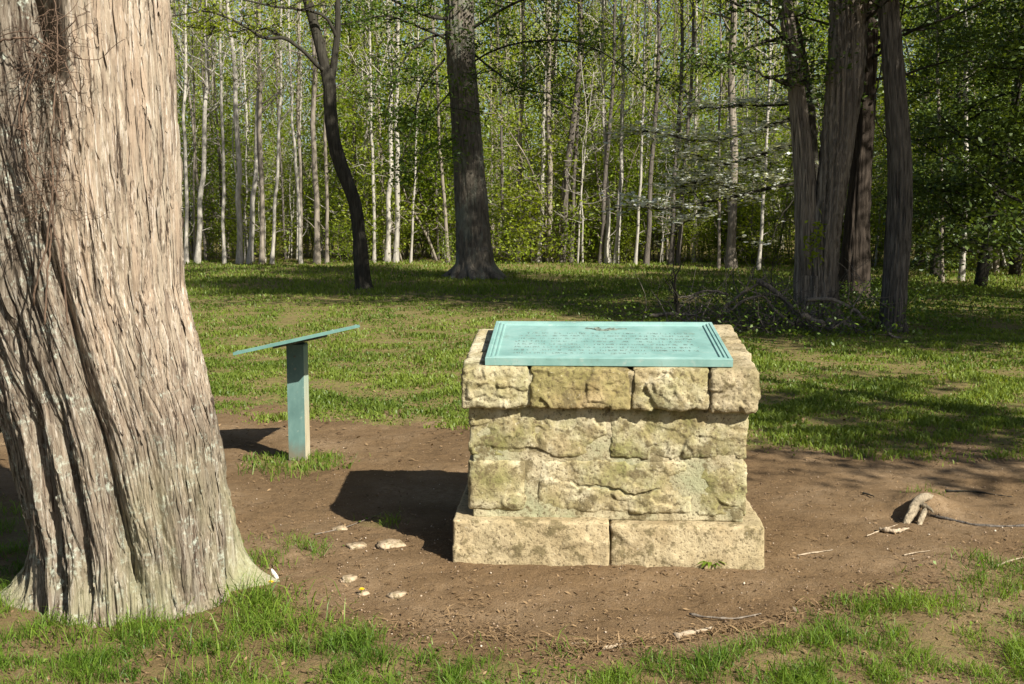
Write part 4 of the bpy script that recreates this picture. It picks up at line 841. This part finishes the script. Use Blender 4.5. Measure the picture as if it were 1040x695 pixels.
def edge_y(px): return float(np.interp(px, [-400, 200, 700, 800, 950, 1050, 1500], [39, 37.5, 36, 34.5, 31, 29, 27]))
n = 0
while n < 110:
    px = rf.uniform(-120, 1160); Y = edge_y(px) + 1.0 + 26 * rf.uniform(0, 1) ** 1.3; x = (px - CX) / F * Y
    pal = rf.uniform() < .5; pr = (PALE if pal else GREY)[rf.randint(0, 4 if pal else 3)]; s = rf.uniform(.18, .50)
    o_ = place(pr, (x, Y, 0), rf.uniform(0, 6.28), s, 'slender pale trunk deep in the spring woods' if pal else 'slender grey brown trunk deep in the spring woods', 'pale trunks deep in the woods' if pal else 'grey brown trunks deep in the woods', (rf.normal() * .03, rf.normal() * .04))
    o_.scale = (s, s, .8 + .25 * s); n += 1
for k in range(140):
    px = rf.uniform(-160, 1200); Y = edge_y(px) + 2.4 + 24 * rf.uniform(0, 1) ** 1.5; pr = SAP[rf.randint(0, 6)]
    place(pr, ((px - CX) / F * Y, Y, 0), rf.uniform(0, 6.28), rf.choice([.7, .85, 1., 1.2, 1.5]), 'leafy yellow green sapling filling the understory of the woods', 'leafy saplings in the understory', (rf.normal() * .05, rf.normal() * .05))
for k in range(70):
    px = rf.uniform(150, 1050); Y = edge_y(px) + rf.uniform(1.6, 7); pr = SAP[rf.randint(0, 6)]
    place(pr, ((px - CX) / F * Y, Y, 0), rf.uniform(0, 6.28), rf.choice([.5, .7, .9, 1.1, 1.3]), 'bright young sapling at the sunlit front of the woods', 'young saplings at the front of the woods', (rf.normal() * .05, rf.normal() * .05))
for k in range(105):
    px = rf.uniform(-100, 1120); Y = edge_y(px) + .3 + 12 * rf.uniform(0, 1) ** 1.6; pr = BUSH[rf.randint(0, 3)]
    place(pr, ((px - CX) / F * Y, Y, 0), rf.uniform(0, 6.28), rf.uniform(.6, 1.4), 'low green bush at the shaded foot of the woods', 'bushes along the wood edge')
for k in range(40):
    px = rf.uniform(150, 1100); Y = edge_y(px) + rf.uniform(.2, 10); pr = BARE[rf.randint(0, 2)]
    place(pr, ((px - CX) / F * Y, Y, 0), rf.uniform(0, 6.28), rf.uniform(.6, 1.2), 'thin bare grey sapling with a few young leaves in the woods', 'bare saplings in the woods', (rf.normal() * .07, rf.normal() * .07))
# the wood further back reads as one mass
wm, wl = MB(), MB(); rw = np.random.RandomState(9)
for k in range(170):
    Y = rw.uniform(62, 92); x = rw.uniform(-.62, .62) * Y; z = np.linspace(-.2, 20, 7); P = np.stack([x + np.cumsum(rw.normal(size=7)) * .2, Y + 0 * z, z], -1); tube(wm, P, np.linspace(.17, .06, 7) * rw.uniform(.5, 1.3), 6)
tag(link('far_wood', wm, M['bark_grey']), kind='stuff')
nc = 4600
for k in range(nc):
    Y = rw.uniform(60, 95); x = rw.uniform(-.62, .62) * Y; z = 19 * rw.uniform(0, 1) ** 1.0
    q = 95; c = np.array([x, Y, z]) + rw.normal(size=(q, 3)) * np.array([1.2, 1.2, .7]); c = c[c[:, 2] > 0]
    leaves(wl, c, .22, rw, tint=rw.uniform(.1, .9))
tag(link('far_foliage', wl, M['leaf_spring']), kind='stuff')

# dark evergreens on the right
EV = []
for sd_, H in ((301, 9.), (302, 8.)):
    rg2 = np.random.RandomState(sd_); w, l = MB(), MB(); P = spline(grow(rg2, [0, 0, -.1], [.03, 0, 1], H, 9, .15, .2), 30); R = np.linspace(.14, .03, 30); tube(w, P, R, 12, bark_disp(sd_, .06))
    boughs(w, l, rg2, P, R, .10, 1, 54, 3.1, .05, 330, .115, .26, 6, 5, flat=.35, fall=.6, lift=.05); EV.append(proto('evergreen_tree', 'tree', w, l, M['bark_dark'], M['leaf_ever']))
for (px, Y, k, s, lab) in [(995, 24.5, 0, 1.0, 'dark evergreen with black trunk filling the right edge'), (948, 29, 1, .9, 'dark leafy evergreen behind the ridged trunk'), (1060, 21.5, 1, 1.05, 'dark evergreen cut off by the right edge with low boughs'), (1030, 30, 0, 1.1, 'tall evergreen behind the one at the right edge')]:
    place(EV[k], ((px - CX) / F * Y, Y, 0), rf.uniform(0, 6), s, lab, 'dark evergreens at the right')

# ------------------------------------------------------------------ trees out of view that shade the clearing
def shade_tree(x, y, H, z0, rad, nb, nl, seed, label):
    rg2 = np.random.RandomState(seed); w, l = MB(), MB(); P = spline(grow(rg2, [0, 0, -.1], [0, 0, 1], H, 9, .12, .2), 30); R = np.linspace(.28, .05, 30); tube(w, P, R, 16, bark_disp(seed, .07))
    boughs(w, l, rg2, P, R, z0 / H, 1, nb, rad, .35, nl, .16, .4, 6, 5); r = thing('shade_tree', label, 'tree', (x, y, 0)); link('trunk', w, M['bark_oak'], r); link('crown', l, M['leaf_oak'], r); return r
for a in [(11.0, 8.6, 10.3, 4.4, 4.2, 56, 380, 401, 'broad tree just outside the right edge whose crown shades the twisted cedar'),
          (11.8, 15.2, 19, 7.5, 5.0, 60, 520, 402, 'tall tree outside the right edge that shades the oak'), (17.5, 13.5, 14, 4.0, 5.0, 50, 230, 405, 'spreading tree outside the right edge beyond the evergreens'),
          (15.5, 6.5, 13, 4.5, 4.6, 50, 250, 403, 'tree outside the right edge that dapples the grass behind the monument'), (9.2, 1.6, 9, 5.2, 2.4, 18, 200, 404, 'slim tree outside the right edge that dapples the bare earth')]: shade_tree(*a)

# ------------------------------------------------------------------ brush heap and dead branches
rb = np.random.RandomState(61)
def dead_branch(pts, Y0, Y1, r0, r1, mat, label, forks=3, group='dead branches in the brush heap'):
    mb = MB(); Ys = np.linspace(Y0, Y1, len(pts)); P = np.array([at(a, b, Ys[i]) for i, (a, b) in enumerate(pts)]); P[:, 2] = np.maximum(P[:, 2], .03)
    Q, R = spline(P, 26, np.linspace(r0, r1, len(pts))); Q = Q + np.cumsum(rb.normal(size=Q.shape) * .006, 0); tube(mb, Q, R, 8, bark_disp(rb.randint(99), .12, 8, 3))
    for k in range(forks):
        j = rb.randint(6, 22); d = Q[j + 1] - Q[j]; d = d / np.linalg.norm(d) + rb.normal(size=3) * .7; T = grow(rb, Q[j], d, rb.uniform(.3, .9), 7, .6, .1); tube(mb, T, np.linspace(R[j] * .55, .004, 7), 5)
        for m in range(2): j2 = rb.randint(2, 6); T2 = grow(rb, T[j2], (T[j2] - T[j2 - 1]) / np.linalg.norm(T[j2] - T[j2 - 1]) + rb.normal(size=3) * .8, .3, 5, .6); tube(mb, T2, np.linspace(.006, .002, 5), 4)
    return tag(link('dead_branch', mb, M[mat]), label, 'branch', group)
for a in [([(690, 322), (686, 300), (684, 285), (690, 268)], 15.5, 15.5, .028, .008, 'bark_dark', 'upright dark leafless branch left of the brush heap', 5),
          ([(733, 318), (752, 298), (768, 286), (778, 276)], 15.6, 16, .022, .010, 'deadwood', 'broken grey branch sticking up from the left of the heap', 2),
          ([(728, 322), (745, 312), (762, 300), (782, 296), (800, 290)], 15.2, 15.6, .018, .008, 'bark_brown', 'brown branch crossing the middle of the brush heap', 4),
          ([(770, 285), (790, 300), (806, 316), (830, 330)], 15.4, 15., .04, .015, 'bark_brown', 'brown branch sloping down against the twisted cedar', 3),
          ([(818, 306), (845, 304), (866, 312), (876, 322)], 15.2, 15., .028, .02, 'deadwood', 'stout grey branch lying across the foot of the twisted cedar', 1),
          ([(815, 322), (826, 327), (834, 332)], 14.6, 14.5, .035, .03, 'deadwood', 'short grey split piece at the cedar foot', 0),
          ([(845, 334), (862, 322), (872, 300), (884, 280)], 14.8, 15.2, .015, .006, 'deadwood', 'thin arching twig between the cedar and the ridged trunk', 3),
          ([(902, 338), (912, 344), (930, 350)], 14.4, 14.2, .02, .01, 'deadwood', 'pale stick lying at the foot of the ridged trunk', 0),
          ([(660, 320), (690, 318), (720, 322)], 15.2, 15, .03, .01, 'bark_brown', 'low brown branch lying at the left end of the heap', 4),
          ([(740, 300), (722, 296), (700, 304), (680, 306)], 15.8, 15.6, .02, .006, 'bark_brown', 'brownish branch reaching left from the heap', 5),
          ([(806, 330), (786, 312), (776, 300), (760, 304), (744, 318)], 15., 15, .022, .008, 'deadwood', 'curled grey branch hooping over the heap', 3)]:
    dead_branch(*a)
tm = MB()
for k in range(420):
    p = gr(rb.normal(785, 50), rb.uniform(316, 342)); d = [rb.normal(), rb.normal() * .6, abs(rb.normal()) * .6]; T = grow(rb, p, d, rb.uniform(.3, 1.3), 7, .7, 0); T[:, 2] = np.maximum(T[:, 2], .01); tube(tm, T, np.linspace(.010, .003, 7) * rb.uniform(.4, 1.3), 4)
tag(link('brushwood', tm, M['bark_brown']), kind='stuff')
# weeds round the heap and shaded ground growth
wl = MB(); p = np.array([gr(rb.normal(830, 95), rb.normal(322, 13)) for _ in range(11000)]); p[:, 2] = rb.uniform(.02, .55, len(p)) ** 1.3
leaves(wl, p, .055, rb); tag(link('undergrowth', wl, M['leaf_oak']), kind='stuff')
vv, vl = MB(), MB(); p0 = at(824, 255, YC - .35)
tube(vv, spline(np.array([at(a, b, YC - .4) for a, b in [(832, 330), (832, 280), (826, 220), (820, 190), (818, 172)]]), 20), .008, 5)
leaves(vl, np.array([at(rb.normal(827, 6), rb.normal(245, 14), YC - .42 - rb.uniform(0, .1)) for _ in range(70)]), .10, rb)
vn = thing('climbing_vine', 'bright green creeper climbing the front of the twisted cedar', 'vine', (0, 0, 0)); link('stem', vv, M['deadwood'], vn); link('leaves', vl, M['leaf_spring'], vn)

# ------------------------------------------------------------------ small things on the ground
STN = stone_mat('field stone', (.29, .215, .135), (.24, .18, .11), .3, (.42, .34, .24))
for (px, py, w, lab) in [(396, 555, 15, 'largest tan stone left of the plinth'), (361, 557, 11, 'flat tan stone left of the largest one'), (354, 588, 9, 'small tan stone half sunk in bare earth'), (403, 602, 9, 'pale rounded stone at the edge of the near grass'), (369, 600, 6, 'smallest whitish stone beside a yellow flower'), (345, 538, 9, 'low buff stone by the edge of the monument shadow')]:
    p = gr(px, py); s = w * 4.9 / F; mb = MB(); rock(mb, (0, 0, 0), s, s * .7, s * .38, px, 14, .3, rnd.random()); o_ = link('field_stone', mb, STN); o_.location = (p[0], p[1], float(height(p[0], p[1])) + s * .08); tag(o_, lab, 'stone', 'loose stones on the bare earth')
def stick(pts, r, mat, label, name='stick'):
    P = np.array([gr(a, b) for a, b in pts]); P[:, 2] = height(P[:, 0], P[:, 1]) + r * .8 + .004; Q = spline(P, 18); Q = Q + np.cumsum(rb.normal(size=Q.shape) * .0012, 0) * [1, 1, .4]; mb = MB(); Q[:, 2] += .3 * r * rb.normal(size=18).cumsum() * .2; tube(mb, Q, r * np.linspace(.85, .3, 18) * (1 + .25 * rb.normal(size=18)), 7, bark_disp(int(pts[0][0]), .3, 6, 12)); return tag(link(name, mb, M[mat]), label, 'stick', 'sticks lying on the ground')
for a in [([(700, 621), (722, 626), (748, 627), (772, 623)], .006, 'deadwood', 'thin curved grey twig on the earth before the plinth'), ([(686, 650), (705, 645), (722, 639)], .013, 'palewood', 'stout pale splinter at the edge of the near grass'), ([(612, 662), (640, 656), (672, 648)], .007, 'palewood', 'long pale straw coloured stick in the washed up litter'), ([(580, 658), (610, 656), (636, 652)], .006, 'palewood', 'shorter pale stick left in the washed up litter'),
          ([(810, 565), (828, 561), (846, 559)], .005, 'palewood', 'pale twig right of the plinth'), ([(1012, 578), (1025, 572), (1038, 568)], .007, 'palewood', 'pale stick by the right edge'), ([(880, 545), (896, 540), (912, 534)], .004, 'palewood', 'light twig near the root stub'), ([(876, 502), (882, 504), (888, 507)], .006, 'bark_dark', 'short dark twig left of the root stub'), ([(960, 500), (985, 501), (1028, 507)], .006, 'bark_dark', 'dark thin twig behind the root stub'), ([(918, 566), (932, 563), (944, 561)], .004, 'palewood', 'small straw twig below the root stub'), ([(320, 545), (345, 538), (388, 522)], .003, 'deadwood', 'hair thin twig left of the plinth shadow')]:
    stick(*a)
# broken forked root on its little mound
mb = MB()
def rp(px, py, dz=0.0, dy=0.0): p = gr(px, py); return np.array([p[0], p[1] + dy, dz])
Q, R = spline([rp(919, 531, -.03, 0), rp(923, 529, .012), rp(928, 527, .036, .02), rp(935, 525, .064, .06), rp(946, 525, .072, .12), rp(962, 525, .05, .2)], 34, np.array([.012, .017, .020, .024, .020, .012])); Q += np.cumsum(rb.normal(size=Q.shape) * .0016, 0); tube(mb, Q, R, 18, bark_disp(5, .34, 14, 14))
Q, R = spline([rp(931, 533, -.03), rp(935, 530, .02), rp(940, 528, .04, .03), rp(943, 526, .06, .08)], 18, np.array([.010, .012, .013, .012])); Q += np.cumsum(rb.normal(size=Q.shape) * .0014, 0); tube(mb, Q, R, 14, bark_disp(7, .3, 12, 14))
Q, R = spline([rp(941, 527, .058, .06), rp(946, 527, .046, .03), rp(949, 529, .040, .02)], 10, np.array([.013, .009, .003])); tube(mb, Q, R, 10, bark_disp(8, .3, 9, 14))
tag(link('root_stub', mb, M['rootwood']), 'broken forked pale root poking out of a grassy hump', 'root')
stick([(945, 524), (965, 528), (990, 533), (1045, 535), (1090, 533)], .009, 'bark_brown', 'long dark root snaking right from the root stub', 'surface_root')
stick([(893, 541), (905, 543), (922, 540)], .014, 'palewood', 'flat pale bark chip below the root stub', 'bark_chip')
# weed by the plinth, two dandelions
def weed(px, py, n, ln, label):
    p = gr(px, py); mb = MB()
    for k in range(n):
        az = rb.uniform(0, 6.28); l = ln * rb.uniform(.6, 1.1); d = np.array([math.cos(az), math.sin(az), 0]); s = np.array([-d[1], d[0], 0]) * l * .13; b = np.array([p[0], p[1], float(height(p[0], p[1]))])
        m = b + d * l * .5 + [0, 0, l * .55]; e = b + d * l + [0, 0, l * rb.uniform(.1, .6)]; mb.add([b - s * .3, b + s * .3, m + s, m - s, e], [[0, 1, 2, 3]], [[3, 2, 4]], rb.uniform(.2, .9))
    return tag(link('weed', mb, M['grass_near']), label, 'weed')
weed(722, 575, 16, .075, 'small leafy weed growing against the right half of the plinth')
def dandelion(px, py, hz, label):
    p = gr(px, py); z = float(height(p[0], p[1])); r = thing('dandelion', label, 'flower', (p[0], p[1], z), group='yellow flowers in the grass'); m = MB(); tube(m, spline([[0, 0, 0], [.004, 0, hz * .6], [.006, .002, hz]], 8), .0016, 5); link('stalk', m, M['grass_near'], r)
    m = MB()
    for ring_, (rr, tl) in enumerate(((.015, .15), (.011, .6), (.006, 1.2))):
        for k in range(14):
            az = k / 14 * 6.283 + ring_ * .2; d = np.array([math.cos(az), math.sin(az), tl]); d /= np.linalg.norm(d); s = np.array([-math.sin(az), math.cos(az), 0]) * .0024; b = np.array([.006, .002, hz]); m.add([b, b + d * rr * .6 + s, b + d * rr, b + d * rr * .6 - s], [[0, 1, 2, 3]])
    t = bpy.data.materials.get('yellow petal') or (lambda g: g.surf(g.ramp(g.noise(g.obj(), 80), [(.3, (.70, .42, .01)), (.7, (.80, .58, .02))]), .7))(G('yellow petal')); link('bloom', m, t, r)
dandelion(274, 604, .06, 'yellow flower in the tall grass at the foot of the big cedar'); dandelion(366, 601, .025, 'yellow flower on bare earth among small stones')
mb = MB(); p = gr(279, 590); rock(mb, (0, 0, 0), .008, .006, .028, 3, 8); o_ = link('shard', mb, G('white shard').surf((.75, .73, .68), .6)); o_.location = (p[0], p[1], .03); o_.rotation_euler = (.2, -.5, 0); tag(o_, 'white shard standing in the earth by the foot of the big cedar', 'shard')
